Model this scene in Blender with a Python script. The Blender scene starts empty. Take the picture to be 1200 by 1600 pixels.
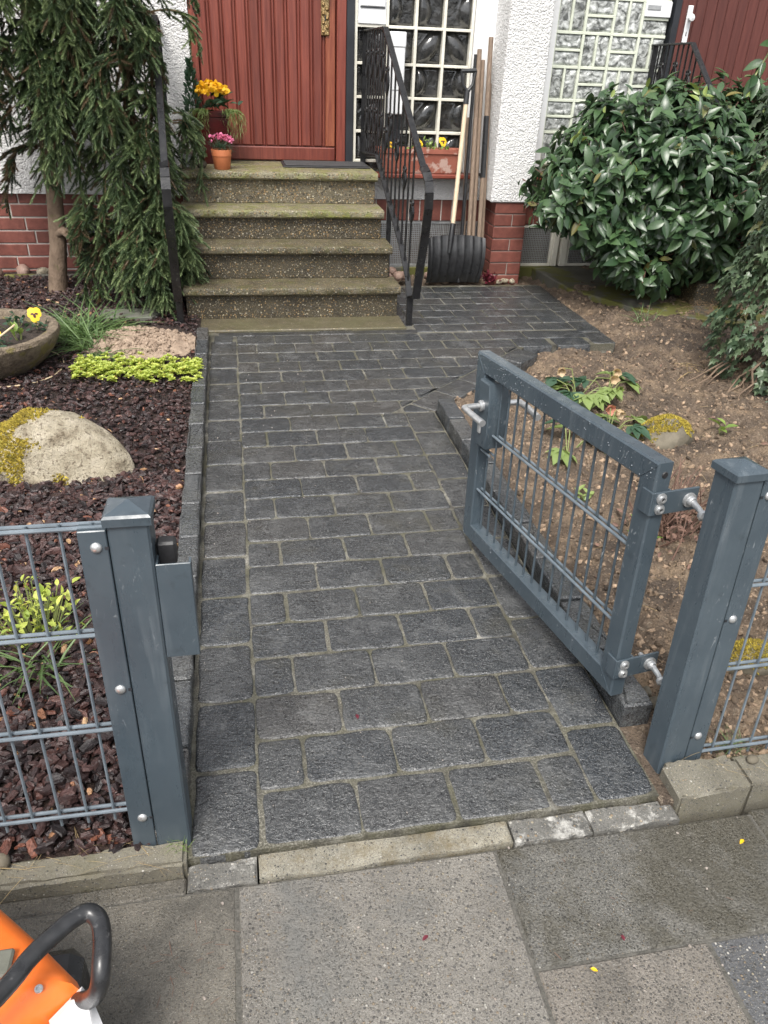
import bpy, bmesh, math, random
import numpy as np
from mathutils import Vector, Matrix
S = bpy.context.scene
C = S.collection
R = math.radians
rng = random.Random(7)
npr = np.random.default_rng(11)

# ------------------------------------------------------------------ camera, sky, sun, exposure
cd = bpy.data.cameras.new('camera'); cam = bpy.data.objects.new('camera', cd); C.objects.link(cam)
S.camera = cam
cd.sensor_fit = 'VERTICAL'; cd.sensor_height = 36.0; cd.lens = 36.0 * 1190.0 / 1600.0
cd.clip_start = 0.02; cd.clip_end = 300.0
_p, _yw, _r = 0.5397832848755002, 0.20280685582288244, 0.04453389922208544
_f = Vector((math.sin(_yw) * math.cos(_p), math.cos(_yw) * math.cos(_p), -math.sin(_p)))
_rt = Vector((math.cos(_yw), -math.sin(_yw), 0)); _up = _rt.cross(_f)
_x = _rt * math.cos(_r) + _up * math.sin(_r); _u = _up * math.cos(_r) - _rt * math.sin(_r)
_m = Matrix((_x, _u, -_f)).transposed().to_4x4(); _m.translation = (0.01739, -0.99879, 1.39346)
cam.matrix_world = _m

SUN_EL, SUN_AZ = R(58), R(205)          # azimuth clockwise from +Y: behind the camera, a little to its left
W = bpy.data.worlds.new('World'); S.world = W; W.use_nodes = True
wn = W.node_tree; wn.nodes.clear()
wo = wn.nodes.new('ShaderNodeOutputWorld'); wb = wn.nodes.new('ShaderNodeBackground')
ws = wn.nodes.new('ShaderNodeTexSky'); ws.sky_type = 'NISHITA'; ws.sun_disc = False
ws.sun_elevation = SUN_EL; ws.sun_rotation = SUN_AZ; ws.air_density = 1.0; ws.dust_density = 4.0; ws.ozone_density = 1.0
wh = wn.nodes.new('ShaderNodeHueSaturation'); wh.inputs['Saturation'].default_value = 0.22
wn.links.new(ws.outputs[0], wh.inputs['Color']); wn.links.new(wh.outputs[0], wb.inputs[0]); wn.links.new(wb.outputs[0], wo.inputs[0])
wb.inputs[1].default_value = 0.11
sl = bpy.data.lights.new('sun', 'SUN'); so = bpy.data.objects.new('sun', sl); C.objects.link(so)
sl.energy = 1.5; sl.angle = R(18); sl.color = (1.0, 0.955, 0.89)
_d = Vector((math.sin(SUN_AZ) * math.cos(SUN_EL), math.cos(SUN_AZ) * math.cos(SUN_EL), math.sin(SUN_EL)))
so.rotation_euler = _d.to_track_quat('Z', 'Y').to_euler(); so.location = (0, 0, 12)
S.view_settings.view_transform = 'Standard'; S.view_settings.look = 'None'
S.view_settings.exposure = 1.34; S.view_settings.gamma = 1.0; S.view_settings.use_curve_mapping = False

# ------------------------------------------------------------------ materials
def newmat(name):
    m = bpy.data.materials.new(name); m.use_nodes = True
    t = m.node_tree; t.nodes.clear()
    o = t.nodes.new('ShaderNodeOutputMaterial'); b = t.nodes.new('ShaderNodeBsdfPrincipled')
    t.links.new(b.outputs[0], o.inputs[0])
    return m, t, b
def node(t, kind, **kw):
    n = t.nodes.new(kind)
    for k, v in kw.items(): setattr(n, k, v)
    return n
def noise(t, vec, scale, detail=4.0, rough=0.6, dist=0.0):
    n = node(t, 'ShaderNodeTexNoise'); t.links.new(vec, n.inputs['Vector'])
    n.inputs['Scale'].default_value = scale; n.inputs['Detail'].default_value = detail
    n.inputs['Roughness'].default_value = rough; n.inputs['Distortion'].default_value = dist
    return n.outputs[0]
def ramp(t, fac, stops, interp='LINEAR'):
    n = node(t, 'ShaderNodeValToRGB'); e = n.color_ramp.elements; n.color_ramp.interpolation = interp
    while len(e) < len(stops): e.new(0.5)
    for q, (p, c) in zip(e, stops):
        q.position = p; q.color = (*(c if not isinstance(c, (int, float)) else (c, c, c)), 1)
    t.links.new(fac, n.inputs[0]); return n.outputs[0]
def mixc(t, fac, a, b, mode='MIX'):
    n = node(t, 'ShaderNodeMix', data_type='RGBA', blend_type=mode)
    if isinstance(fac, float): n.inputs[0].default_value = fac
    else: t.links.new(fac, n.inputs[0])
    for i, v in ((6, a), (7, b)):
        if isinstance(v, tuple): n.inputs[i].default_value = (*v, 1)
        else: t.links.new(v, n.inputs[i])
    return n.outputs[2]
def mth(t, op, a, b=None, clamp=False):
    n = node(t, 'ShaderNodeMath', operation=op, use_clamp=clamp)
    for i, v in enumerate((a, b)):
        if v is None: continue
        if isinstance(v, (int, float)): n.inputs[i].default_value = v
        else: t.links.new(v, n.inputs[i])
    return n.outputs[0]
def bump(t, b, h, strength, dist=0.01, prev=None):
    n = node(t, 'ShaderNodeBump'); n.inputs['Strength'].default_value = strength; n.inputs['Distance'].default_value = dist
    t.links.new(h, n.inputs['Height'])
    if prev is not None: t.links.new(prev, n.inputs['Normal'])
    t.links.new(n.outputs[0], b.inputs['Normal']); return n.outputs[0]
def position(t, stretch=None):
    g = node(t, 'ShaderNodeNewGeometry'); v = g.outputs['Position']
    if stretch:
        mp = node(t, 'ShaderNodeMapping'); mp.inputs['Scale'].default_value = stretch
        t.links.new(v, mp.inputs['Vector']); v = mp.outputs[0]
    return v, g
def vary(t, col, geo, obj=0.0, isl=0.0):
    if obj:
        oi = node(t, 'ShaderNodeObjectInfo')
        k = mth(t, 'ADD', mth(t, 'MULTIPLY', oi.outputs['Random'], 2 * obj), 1 - obj)
        n = node(t, 'ShaderNodeHueSaturation'); t.links.new(k, n.inputs['Value']); t.links.new(col, n.inputs['Color']); col = n.outputs[0]
    if isl:
        k = mth(t, 'ADD', mth(t, 'MULTIPLY', geo.outputs['Random Per Island'], 2 * isl), 1 - isl)
        n = node(t, 'ShaderNodeHueSaturation'); t.links.new(k, n.inputs['Value']); t.links.new(col, n.inputs['Color']); col = n.outputs[0]
    return col
def pm(name, c1, c2, scale=8.0, rough=(0.5, 0.7), bumps=(), metal=0.0, obj=0.0, isl=0.0, c3=None, stretch=None, spots=None, coat=0.0, sss=0.0, detail=5.0, damp=None):
    """noise-mixed principled material; bumps = [(scale, strength, distance)]; spots = (scale, threshold, colour, amount)"""
    m, t, b = newmat(name); v, g = position(t, stretch)
    n = noise(t, v, scale, detail)
    st = [(0.3, c1), (0.7, c2)] if c3 is None else [(0.25, c1), (0.5, c2), (0.72, c3)]
    col = ramp(t, n, st)
    col = vary(t, col, g, obj, isl)
    if damp: col = mixc(t, ramp(t, noise(t, v, damp[0], 5.0, .7), [(damp[1], 0.0), (damp[1] + .14, .75)]), col, damp[2])
    if spots:
        s = ramp(t, noise(t, v, spots[0], 3.0), [(spots[1], 0.0), (min(0.99, spots[1] + 0.06), spots[3])])
        col = mixc(t, s, col, spots[2])
    t.links.new(col, b.inputs['Base Color'])
    rr = ramp(t, noise(t, v, scale * 0.7, 3.0), [(0.3, rough[0]), (0.7, rough[1])]); t.links.new(rr, b.inputs['Roughness'])
    b.inputs['Metallic'].default_value = metal
    if coat: b.inputs['Coat Weight'].default_value = coat; b.inputs['Coat Roughness'].default_value = 0.15
    prev = None
    for (s, k, d) in bumps: prev = bump(t, b, noise(t, v, s, 6.0), k, d, prev)
    return m
def leafmat(name, c1, c2, rough=0.35, isl=0.35, back=None, trans=0.25, obj=0.0, vein=0.0, yellow=None):
    m, t, b = newmat(name); v, g = position(t)
    rnd = g.outputs['Random Per Island']
    if obj:
        oi = node(t, 'ShaderNodeObjectInfo'); rnd = mth(t, 'FRACT', mth(t, 'ADD', rnd, oi.outputs['Random']))
    st = [(0.0, c1), (0.85, c2)] + ([(0.97, c2), (1.0, yellow)] if yellow else [])
    col = ramp(t, rnd, st)
    col = mixc(t, mth(t, 'MULTIPLY', noise(t, v, 60, 3.0), 0.5), col, tuple(0.6 * x for x in c1))
    if back: col = mixc(t, g.outputs['Backfacing'], col, back)
    t.links.new(col, b.inputs['Base Color']); b.inputs['Roughness'].default_value = rough
    if vein: bump(t, b, noise(t, v, 90, 2.0), vein, 0.002)
    if trans:
        o = [n for n in t.nodes if n.type == 'OUTPUT_MATERIAL'][0]
        tr = node(t, 'ShaderNodeBsdfTranslucent'); t.links.new(mixc(t, 0.5, col, (c2[0] * 1.6, c2[1] * 1.7, c2[2])), tr.inputs[0])
        mx = node(t, 'ShaderNodeMixShader'); mx.inputs[0].default_value = trans
        t.links.new(b.outputs[0], mx.inputs[1]); t.links.new(tr.outputs[0], mx.inputs[2]); t.links.new(mx.outputs[0], o.inputs[0])
    return m
def agg(name, matrix1, matrix2, pebbles, scale, density=0.8, moss=None, rough=(0.35, 0.7), strength=0.6, dist=0.004, wet=None, size=0.36, pmix=1.0):
    """exposed aggregate: pebbles of many colours in a cement matrix"""
    m, t, b = newmat(name); v, g = position(t)
    vo = node(t, 'ShaderNodeTexVoronoi'); t.links.new(v, vo.inputs['Vector']); vo.inputs['Scale'].default_value = scale
    sp = node(t, 'ShaderNodeSeparateColor'); t.links.new(vo.outputs['Color'], sp.inputs[0])
    pc = ramp(t, sp.outputs[0], [(i / len(pebbles), c) for i, c in enumerate(pebbles)], 'CONSTANT')
    sz = mth(t, 'ADD', mth(t, 'MULTIPLY', sp.outputs[2], size * 0.6), size * 0.6)
    mask = mth(t, 'MULTIPLY', mth(t, 'SUBTRACT', sz, vo.outputs['Distance']), 9.0, True)
    mask = mth(t, 'MULTIPLY', mask, mth(t, 'LESS_THAN', sp.outputs[1], density))
    cem = ramp(t, noise(t, v, 7.0, 8.0, 0.7), [(0.3, matrix1), (0.7, matrix2)])
    fine = ramp(t, noise(t, v, scale * 2.2, 4.0), [(0.35, 0.72), (0.7, 1.25)])
    cem = mixc(t, 1.0, cem, fine, 'MULTIPLY')
    v2 = node(t, 'ShaderNodeTexVoronoi'); t.links.new(v, v2.inputs['Vector']); v2.inputs['Scale'].default_value = scale * 2.6
    s2 = node(t, 'ShaderNodeSeparateColor'); t.links.new(v2.outputs['Color'], s2.inputs[0])
    pc2 = ramp(t, s2.outputs[0], [(i / len(pebbles), c) for i, c in enumerate(pebbles)], 'CONSTANT')
    m2 = mth(t, 'MULTIPLY', mth(t, 'MULTIPLY', mth(t, 'SUBTRACT', 0.38, v2.outputs['Distance']), 8.0, True), mth(t, 'LESS_THAN', s2.outputs[1], density * 0.95))
    cem = mixc(t, m2, cem, pc2)
    col = mixc(t, mth(t, 'MULTIPLY', mask, pmix), cem, pc)
    if moss:
        mk = ramp(t, noise(t, v, moss[1], 6.0, 0.75), [(moss[2], 0.0), (moss[2] + 0.2, moss[3])])
        col = mixc(t, mk, col, moss[0])
    rg = ramp(t, noise(t, v, 5.0, 5.0), [(0.35, rough[0]), (0.65, rough[1])])
    if wet:
        col = mixc(t, ramp(t, noise(t, v, wet[0], 5.0, 0.7, 0.4), [(wet[1], 0.0), (wet[1] + 0.12, 0.75)]), col, wet[2])
    col = vary(t, col, g, 0.1)
    t.links.new(col, b.inputs['Base Color']); t.links.new(rg, b.inputs['Roughness'])
    hh = mth(t, 'ADD', mth(t, 'ADD', mask, mth(t, 'MULTIPLY', m2, 0.4)), mth(t, 'MULTIPLY', noise(t, v, scale * 1.1, 5.0), 0.9))
    bump(t, b, hh, strength, dist)
    return m
def pavermat(name, dark, light, obj=0.2, wet=1.0):
    m, t, b = newmat(name); v, g = position(t)
    col = ramp(t, noise(t, v, 19.0, 8.0, 0.75), [(0.30, dark), (0.70, light)])
    col = vary(t, col, g, obj)
    oi = node(t, 'ShaderNodeObjectInfo')
    tint = ramp(t, oi.outputs['Random'], [(0.0, (0.93, 1.0, 1.07)), (0.45, (1.0, 1.0, 1.0)), (0.8, (1.03, 1.0, 0.96)), (1.0, (1.12, 1.0, 0.9))])
    col = mixc(t, 1.0, col, tint, 'MULTIPLY')
    col = mixc(t, ramp(t, noise(t, v, 380.0, 2.0, 0.5), [(0.57, 0.0), (0.66, 0.6)]), col, (0.21, 0.21, 0.20))
    col = mixc(t, ramp(t, noise(t, v, 170.0, 3.0, 0.5), [(0.34, 0.85), (0.48, 0.0)]), col, (0.011, 0.011, 0.012))
    dry = mth(t, 'MULTIPLY', ramp(t, noise(t, v, 9.0, 6.0, 0.7, 0.8), [(0.50, 0.0), (0.72, 0.6)]), ramp(t, noise(t, v, 120.0, 3.0), [(0.35, 0.2), (0.6, 1.0)]))
    col = mixc(t, dry, col, (0.155, 0.157, 0.155))
    col = mixc(t, ramp(t, noise(t, v, 2.6, 6.0, 0.75), [(0.52, 0.0), (0.72, 0.40)]), col, (0.062, 0.056, 0.036))
    t.links.new(col, b.inputs['Base Color'])
    rg = ramp(t, noise(t, v, 4.5, 6.0, 0.7), [(0.38, 0.08), (0.66, 0.36)]); t.links.new(rg, b.inputs['Roughness'])
    b.inputs['Specular IOR Level'].default_value = 0.75
    p = bump(t, b, noise(t, v, 50.0, 5.0, 0.6), 0.6, 0.010)
    v4, _ = position(t, (1.0, 1.7, 1.0)); p = bump(t, b, noise(t, v4, 95.0, 3.0, 0.5, .6), 0.55, 0.006, p)
    bump(t, b, noise(t, v, 210.0, 4.0, 0.65), 0.6, 0.0026, p)
    return m
def jointmat():
    m, t, b = newmat('joint sand'); v, g = position(t)
    col = ramp(t, noise(t, v, 240.0, 4.0), [(0.32, (0.045, 0.042, 0.033)), (0.5, (0.105, 0.098, 0.077)), (0.66, (0.26, 0.25, 0.21))])
    col = mixc(t, ramp(t, noise(t, v, 9.0, 5.0, 0.7), [(0.54, 0.0), (0.68, 0.7)]), col, (0.34, 0.33, 0.295))
    col = mixc(t, ramp(t, noise(t, v, 4.0, 5.0, 0.7), [(0.42, 0.0), (0.60, 0.75)]), col, (0.058, 0.056, 0.028))
    col = mixc(t, ramp(t, noise(t, v, 13.0, 4.0), [(0.52, 0.0), (0.66, 0.75)]), col, (0.03, 0.028, 0.025))
    t.links.new(col, b.inputs['Base Color']); b.inputs['Roughness'].default_value = 0.6
    bump(t, b, noise(t, v, 220.0, 4.0), 0.9, 0.005); return m
def planar(name, c1, c2, rough, stretch, bumps, obj=0.1, **kw): return pm(name, c1, c2, 5.0, rough, bumps, stretch=stretch, obj=obj, **kw)
def barkmat():
    m, t, b = newmat('bark chips'); v, g = position(t)
    rnd = g.outputs['Random Per Island']
    col = ramp(t, rnd, [(0.0, (0.010, 0.0065, 0.007)), (0.45, (0.028, 0.015, 0.0145)), (0.78, (0.052, 0.026, 0.023)), (0.94, (0.066, 0.033, 0.030)), (0.98, (0.13, 0.045, 0.026)), (0.99, (0.28, 0.15, 0.075)), (1.0, (0.36, 0.24, 0.13))])
    col = mixc(t, 0.65, col, mixc(t, 1.0, col, ramp(t, noise(t, v, 140.0, 4.0), [(0.3, 0.35), (0.7, 1.7)]), 'MULTIPLY'))
    t.links.new(col, b.inputs['Base Color'])
    rg = ramp(t, noise(t, v, 50.0, 3.0), [(0.35, 0.25), (0.65, 0.6)]); t.links.new(rg, b.inputs['Roughness'])
    bump(t, b, noise(t, v, 180.0, 4.0), 0.7, 0.004); return m
def roughcast(name, col, k=1.0):
    m, t, b = newmat(name); v, g = position(t)
    c = ramp(t, noise(t, v, 2.5, 6.0, 0.7), [(0.3, tuple(x * 0.93 for x in col)), (0.7, col)])
    d = ramp(t, noise(t, v, 70.0, 4.0), [(0.30, 0.28), (0.42, 0.0)]); c = mixc(t, d, c, tuple(x * 0.55 for x in col))
    t.links.new(c, b.inputs['Base Color']); b.inputs['Roughness'].default_value = 0.85
    h = mth(t, 'ADD', noise(t, v, 105.0, 3.0, .5), mth(t, 'MULTIPLY', noise(t, v, 45.0, 4.0), .8))
    bump(t, b, h, 1.0 * k, 0.022); return m
def glassmat(name, c1, c2, scale, rough, k):
    m, t, b = newmat(name); v, g = position(t)
    col = ramp(t, noise(t, v, scale, 4.0, 0.55, 1.2), [(0.36, c1), (0.64, c2)])
    t.links.new(col, b.inputs['Base Color']); b.inputs['Roughness'].default_value = rough; b.inputs['IOR'].default_value = 1.52
    b.inputs['Specular IOR Level'].default_value = 0.75
    if k: bump(t, b, noise(t, v, scale * 1.3, 3.0, 0.5, 0.8), k, 0.03)
    return m
M = {}
M['paver'] = pavermat('anthracite paving', (0.017, 0.0195, 0.0222), (0.052, 0.0555, 0.059))
M['paverd'] = pavermat('dark edging stone', (0.014, 0.0155, 0.018), (0.034, 0.036, 0.039))
M['edge'] = pavermat('weathered edging stone', (0.030, 0.033, 0.037), (0.075, 0.079, 0.082))
M['joint'] = jointmat()
PEB = [(0.36, 0.305, 0.205), (0.25, 0.17, 0.08), (0.10, 0.085, 0.06), (0.32, 0.235, 0.125), (0.055, 0.045, 0.035), (0.42, 0.38, 0.29), (0.20, 0.18, 0.15), (0.30, 0.20, 0.10)]
PEG = [(0.14, 0.135, 0.125), (0.05, 0.05, 0.05), (0.22, 0.205, 0.175), (0.07, 0.068, 0.066), (0.27, 0.235, 0.17), (0.03, 0.03, 0.032), (0.17, 0.16, 0.15), (0.10, 0.098, 0.09), (0.36, 0.345, 0.31), (0.11, 0.105, 0.095), (0.045, 0.045, 0.048), (0.19, 0.145, 0.095), (0.08, 0.078, 0.074)]
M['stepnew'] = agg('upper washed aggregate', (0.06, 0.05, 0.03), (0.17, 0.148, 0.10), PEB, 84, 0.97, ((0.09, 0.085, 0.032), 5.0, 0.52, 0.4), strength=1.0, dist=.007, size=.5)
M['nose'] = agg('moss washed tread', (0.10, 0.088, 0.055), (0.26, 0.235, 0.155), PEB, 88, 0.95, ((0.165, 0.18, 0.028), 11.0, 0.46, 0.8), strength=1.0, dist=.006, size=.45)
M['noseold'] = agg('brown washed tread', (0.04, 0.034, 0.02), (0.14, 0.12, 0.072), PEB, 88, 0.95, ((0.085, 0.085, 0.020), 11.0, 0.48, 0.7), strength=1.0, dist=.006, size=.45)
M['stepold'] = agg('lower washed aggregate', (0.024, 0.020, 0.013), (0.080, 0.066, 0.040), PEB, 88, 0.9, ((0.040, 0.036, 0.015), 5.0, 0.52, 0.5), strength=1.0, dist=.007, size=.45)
M['apron'] = agg('mossy washed concrete', (0.06, 0.052, 0.032), (0.12, 0.105, 0.066), PEB, 110, 0.6, ((0.07, 0.065, 0.026), 5.0, 0.4, 0.7), strength=0.7)
M['slabA'] = agg('grey aggregate slab', (0.115, 0.107, 0.094), (0.20, 0.187, 0.165), PEG, 185, 0.8, size=.44, pmix=.7, wet=(2.5, 0.52, (0.11, 0.11, 0.104)), rough=(0.16, 0.5), dist=0.004, strength=.8)
M['slabB'] = agg('dark wet aggregate slab', (0.085, 0.084, 0.076), (0.16, 0.153, 0.136), PEG, 185, 0.9, size=.44, pmix=.7, wet=(3.2, 0.47, (0.058, 0.052, 0.036)), rough=(0.12, 0.45), dist=0.005, strength=.9)
M['slabC'] = agg('worn concrete slab', (0.095, 0.087, 0.071), (0.165, 0.152, 0.127), PEG, 210, 0.8, pmix=.6, wet=(3, 0.48, (0.052, 0.049, 0.042)), rough=(0.2, 0.6), dist=0.004, strength=.8)
M['slabD'] = agg('warm grey aggregate slab', (0.135, 0.121, 0.102), (0.215, 0.193, 0.166), PEG, 175, 0.85, size=.44, pmix=.7, wet=(2.4, .52, (.08, .075, .066)), rough=(0.16, 0.5), dist=0.004, strength=.8)
M['slabE'] = agg('dark grey aggregate slab', (0.055, 0.056, 0.058), (0.105, 0.106, 0.108), PEG, 150, 0.8, rough=(0.15, 0.5), dist=0.004, strength=.8)
M['pjoint'] = pm('pavement joint grit', (0.045, 0.043, 0.036), (0.11, 0.104, 0.09), 120, (0.5, 0.8), [(200, .8, .004)])
M['kerb'] = agg('mossy kerb concrete', (0.095, 0.088, 0.068), (0.20, 0.185, 0.145), PEG, 170, 0.55, ((0.075, 0.07, 0.038), 7.0, 0.47, 0.7), rough=(0.6, 0.85), dist=0.002)
M['strip'] = agg('yellowed edging concrete', (0.10, 0.094, 0.075), (0.32, 0.30, 0.24), PEG, 170, 0.8, ((0.13, 0.10, 0.05), 16.0, 0.48, 0.75), rough=(0.5, 0.8), dist=0.003)
M['mortar'] = agg('patchy mortar', (0.055, 0.054, 0.05), (0.16, 0.155, 0.14), PEG, 120, 0.6, ((0.62, 0.61, 0.57), 16.0, 0.53, 0.9), rough=(0.5, 0.8), dist=0.003)
M['concrete'] = pm('mossy concrete', (0.075, 0.072, 0.055), (0.15, 0.145, 0.12), 5, (0.6, 0.8), [(60, 0.4, 0.004)], spots=(3.4, 0.47, (0.105, 0.105, 0.014), 0.85))
M['soil'] = pm('garden soil', (0.060, 0.044, 0.033), (0.165, 0.120, 0.084), 7, (0.75, 0.95), [(38, 1.0, 0.04), (130, 1.0, 0.015)], c3=(0.33, 0.24, 0.155), detail=12, damp=(1.9, .50, (.062, .047, .037)), spots=(60, .60, (.33, .265, .195), .7))
M['clod'] = pm('soil crumbs', (0.10, 0.072, 0.051), (0.25, 0.18, 0.12), 40, (0.8, 0.95), [(200, 0.6, 0.004)], isl=0.75)
M['ground'] = pm('dark earth', (0.04, 0.03, 0.022), (0.08, 0.06, 0.045), 3, (0.8, 0.95), [(40, 0.6, 0.02)])
M['bed'] = pm('mulch underlayer', (0.010, 0.007, 0.006), (0.06, 0.033, 0.025), 60, (0.5, 0.8), [(60, 1.0, 0.04)], detail=9)
M['bark'] = barkmat()
M['sand'] = pm('sandy spoil', (0.19, 0.135, 0.095), (0.36, 0.275, 0.205), 30, (0.8, 0.95), [(70, 0.9, 0.01), (250, 0.7, 0.004)])
M['white'] = roughcast('white roughcast', (0.80, 0.795, 0.785))
M['smooth'] = pm('white painted render', (0.72, 0.72, 0.72), (0.80, 0.80, 0.80), 4, (0.55, 0.7), [(90, 0.15, 0.004)])
M['whiteplastic'] = pm('white painted metal', (0.62, 0.63, 0.64), (0.72, 0.73, 0.74), 5, (0.3, 0.5))
M['mortarl'] = pm('pale brick mortar', (0.36, 0.33, 0.30), (0.50, 0.47, 0.43), 20, (0.8, 0.9), [(120, 0.5, 0.003)])
M['mortard'] = pm('grey brick mortar', (0.22, 0.19, 0.165), (0.32, 0.28, 0.25), 20, (0.8, 0.9), [(120, 0.5, 0.003)])
M['brick'] = pm('dark red clinker brick', (0.125, 0.038, 0.028), (0.205, 0.068, 0.05), 22, (0.5, 0.7), [(150, 0.3, 0.003)], obj=0.2)
M['doorA'] = planar('mahogany stained board', (0.115, 0.026, 0.019), (0.215, 0.056, 0.037), (0.28, 0.46), (14, 14, 0.7), [(9, 0.3, 0.004)], obj=0.2)
M['doorS'] = planar('bleached mahogany board', (0.18, 0.042, 0.024), (0.31, 0.10, 0.05), (0.35, 0.5), (12, 12, 1.2), [(9, 0.2, 0.004)])
M['doorB'] = planar('brown stained board', (0.075, 0.019, 0.015), (0.115, 0.034, 0.026), (0.4, 0.55), (14, 14, 0.9), [(9, 0.18, 0.004)], obj=0.15)
M['blackframe'] = pm('dark steel frame', (0.014, 0.016, 0.020), (0.024, 0.027, 0.033), 6, (0.35, 0.5))
M['iron'] = pm('black painted wrought iron', (0.005, 0.005, 0.006), (0.013, 0.013, 0.014), 30, (0.22, 0.45), [(60, 0.35, 0.003)], spots=(45, 0.64, (0.11, 0.11, 0.09), 0.35), metal=0.0)
M['steel0'] = pm('anthracite powder coated steel', (0.036, 0.050, 0.062), (0.058, 0.076, 0.091), 5, (0.26, 0.42), [(300, 0.05, 0.001)], spots=(38, 0.68, (0.17, 0.19, 0.21), 0.35), c3=(0.047, 0.063, 0.077))
def steelmat():
    m, t, b = newmat('anthracite powder coated steel'); v, g = position(t); v2, _ = position(t, (1.0, 1.0, 0.06)); v3, _ = position(t, (1.0, 1.0, 0.35))
    col = ramp(t, noise(t, v, 5.0, 5.0, .65), [(0.3, (0.040, 0.055, 0.068)), (0.7, (0.060, 0.079, 0.094))])
    st = mth(t, 'MULTIPLY', ramp(t, noise(t, v2, 42.0, 4.0, .6), [(0.52, 0.0), (0.72, 0.55)]), ramp(t, noise(t, v, 4.0, 3.0), [(0.42, 0.0), (0.62, 1.0)]))
    col = mixc(t, st, col, (0.13, 0.15, 0.165))
    sc = mth(t, 'MULTIPLY', ramp(t, noise(t, v3, 95.0, 3.0, .5, 1.5), [(0.63, 0.0), (0.69, 0.6)]), ramp(t, noise(t, v, 6.5, 3.0), [(0.50, 0.0), (0.62, 1.0)]))
    col = mixc(t, sc, col, (0.24, 0.26, 0.275))
    dk = ramp(t, noise(t, v, 24.0, 5.0, .7), [(0.60, 0.0), (0.72, 0.45)]); col = mixc(t, dk, col, (0.022, 0.028, 0.033))
    t.links.new(col, b.inputs['Base Color'])
    rg = ramp(t, noise(t, v3, 14.0, 5.0, .7), [(0.35, 0.20), (0.66, 0.50)]); t.links.new(rg, b.inputs['Roughness'])
    bump(t, b, noise(t, v, 30.0, 4.0), 0.08, 0.003); return m
M['steel'] = steelmat()
M['galv'] = pm('galvanised steel', (0.42, 0.43, 0.44), (0.60, 0.61, 0.61), 60, (0.3, 0.5), [(150, 0.2, 0.002)], metal=0.75)
M['wire'] = pm('grey coated wire', (0.085, 0.107, 0.127), (0.15, 0.18, 0.205), 18, (0.3, 0.45))
M['rubber'] = pm('black rubber', (0.012, 0.012, 0.013), (0.022, 0.022, 0.024), 20, (0.45, 0.65), [(160, 0.3, 0.002)])
M['cream'] = pm('cream painted joints', (0.60, 0.575, 0.49), (0.72, 0.70, 0.62), 12, (0.45, 0.65))
M['creamg'] = pm('greenish white joints', (0.53, 0.56, 0.46), (0.66, 0.69, 0.585), 12, (0.45, 0.65))
M['glassd'] = glassmat('dark pressed glass', (0.012, 0.013, 0.014), (0.045, 0.045, 0.045), 14, 0.06, 0.15)
M['glassl'] = glassmat('rippled glass', (0.10, 0.105, 0.10), (0.60, 0.62, 0.60), 17, 0.10, 0.5)
M['brass'] = pm('aged brass', (0.20, 0.125, 0.05), (0.42, 0.31, 0.16), 60, (0.3, 0.5), [(140, 0.9, 0.006)], metal=0.85)
M['terra'] = pm('terracotta', (0.42, 0.125, 0.045), (0.50, 0.165, 0.065), 10, (0.6, 0.75), [(120, 0.15, 0.002)])
M['clay'] = pm('limed clay trough', (0.24, 0.07, 0.045), (0.34, 0.115, 0.075), 12, (0.65, 0.8), [(120, 0.3, 0.003)], spots=(11, 0.56, (0.55, 0.42, 0.36), 0.7))
M['glaze'] = pm('oxblood glaze', (0.045, 0.006, 0.006), (0.085, 0.012, 0.010), 6, (0.12, 0.25), [(30, 0.1, 0.004)])
M['sill'] = pm('red brown tile', (0.16, 0.038, 0.024), (0.22, 0.06, 0.04), 14, (0.3, 0.5))
M['shovel'] = pm('black scratched plastic', (0.010, 0.010, 0.011), (0.026, 0.027, 0.029), 40, (0.25, 0.5), [(90, 0.2, 0.002)], spots=(60, 0.68, (0.10, 0.10, 0.11), 0.3))
M['ash'] = planar('pale ash handle', (0.48, 0.375, 0.255), (0.60, 0.49, 0.355), (0.45, 0.6), (20, 20, 2), [(12, 0.1, 0.002)])
M['oldwood'] = planar('weathered wood handle', (0.13, 0.092, 0.066), (0.25, 0.185, 0.135), (0.6, 0.8), (30, 30, 2), [(14, 0.4, 0.003)], obj=0.25)
M['rock'] = pm('pale granite boulder', (0.17, 0.13, 0.08), (0.48, 0.42, 0.31), 15, (0.7, 0.9), [(22, 1.0, 0.05), (75, 1.0, 0.022), (200, 1.0, .008)], spots=(70, 0.57, (0.105, 0.075, 0.045), 0.65), c3=(0.62, 0.55, 0.43), detail=12)
M['rockd'] = pm('lichen grey stone', (0.065, 0.056, 0.040), (0.17, 0.148, 0.108), 14, (0.7, 0.9), [(40, 0.5, 0.01)])
M['cobble'] = pm('reddish cobble', (0.17, 0.10, 0.08), (0.34, 0.24, 0.19), 12, (0.6, 0.8), [(60, 0.3, 0.005)], obj=0.4)
M['moss'] = pm('yellow moss', (0.13, 0.095, 0.014), (0.30, 0.23, 0.03), 40, (0.8, 0.95), isl=0.5, c3=(0.19, 0.17, 0.025))
M['bowl'] = pm('mossy stone trough', (0.10, 0.075, 0.05), (0.26, 0.205, 0.145), 34, (0.7, 0.9), [(50, 1.0, 0.02), (160, 1.0, 0.008)], spots=(9, 0.56, (0.19, 0.16, 0.035), 0.65), detail=8)
M['potsoil'] = pm('potting soil', (0.018, 0.013, 0.010), (0.05, 0.035, 0.027), 60, (0.8, 0.95), [(120, 1.0, 0.01)])
M['laurel'] = leafmat('laurel leaf', (0.023, 0.052, 0.024), (0.070, 0.128, 0.050), 0.34, trans=0.08, back=(0.09, 0.135, 0.07), obj=1.0, vein=0.25, yellow=(.20, .16, .05))
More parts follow.
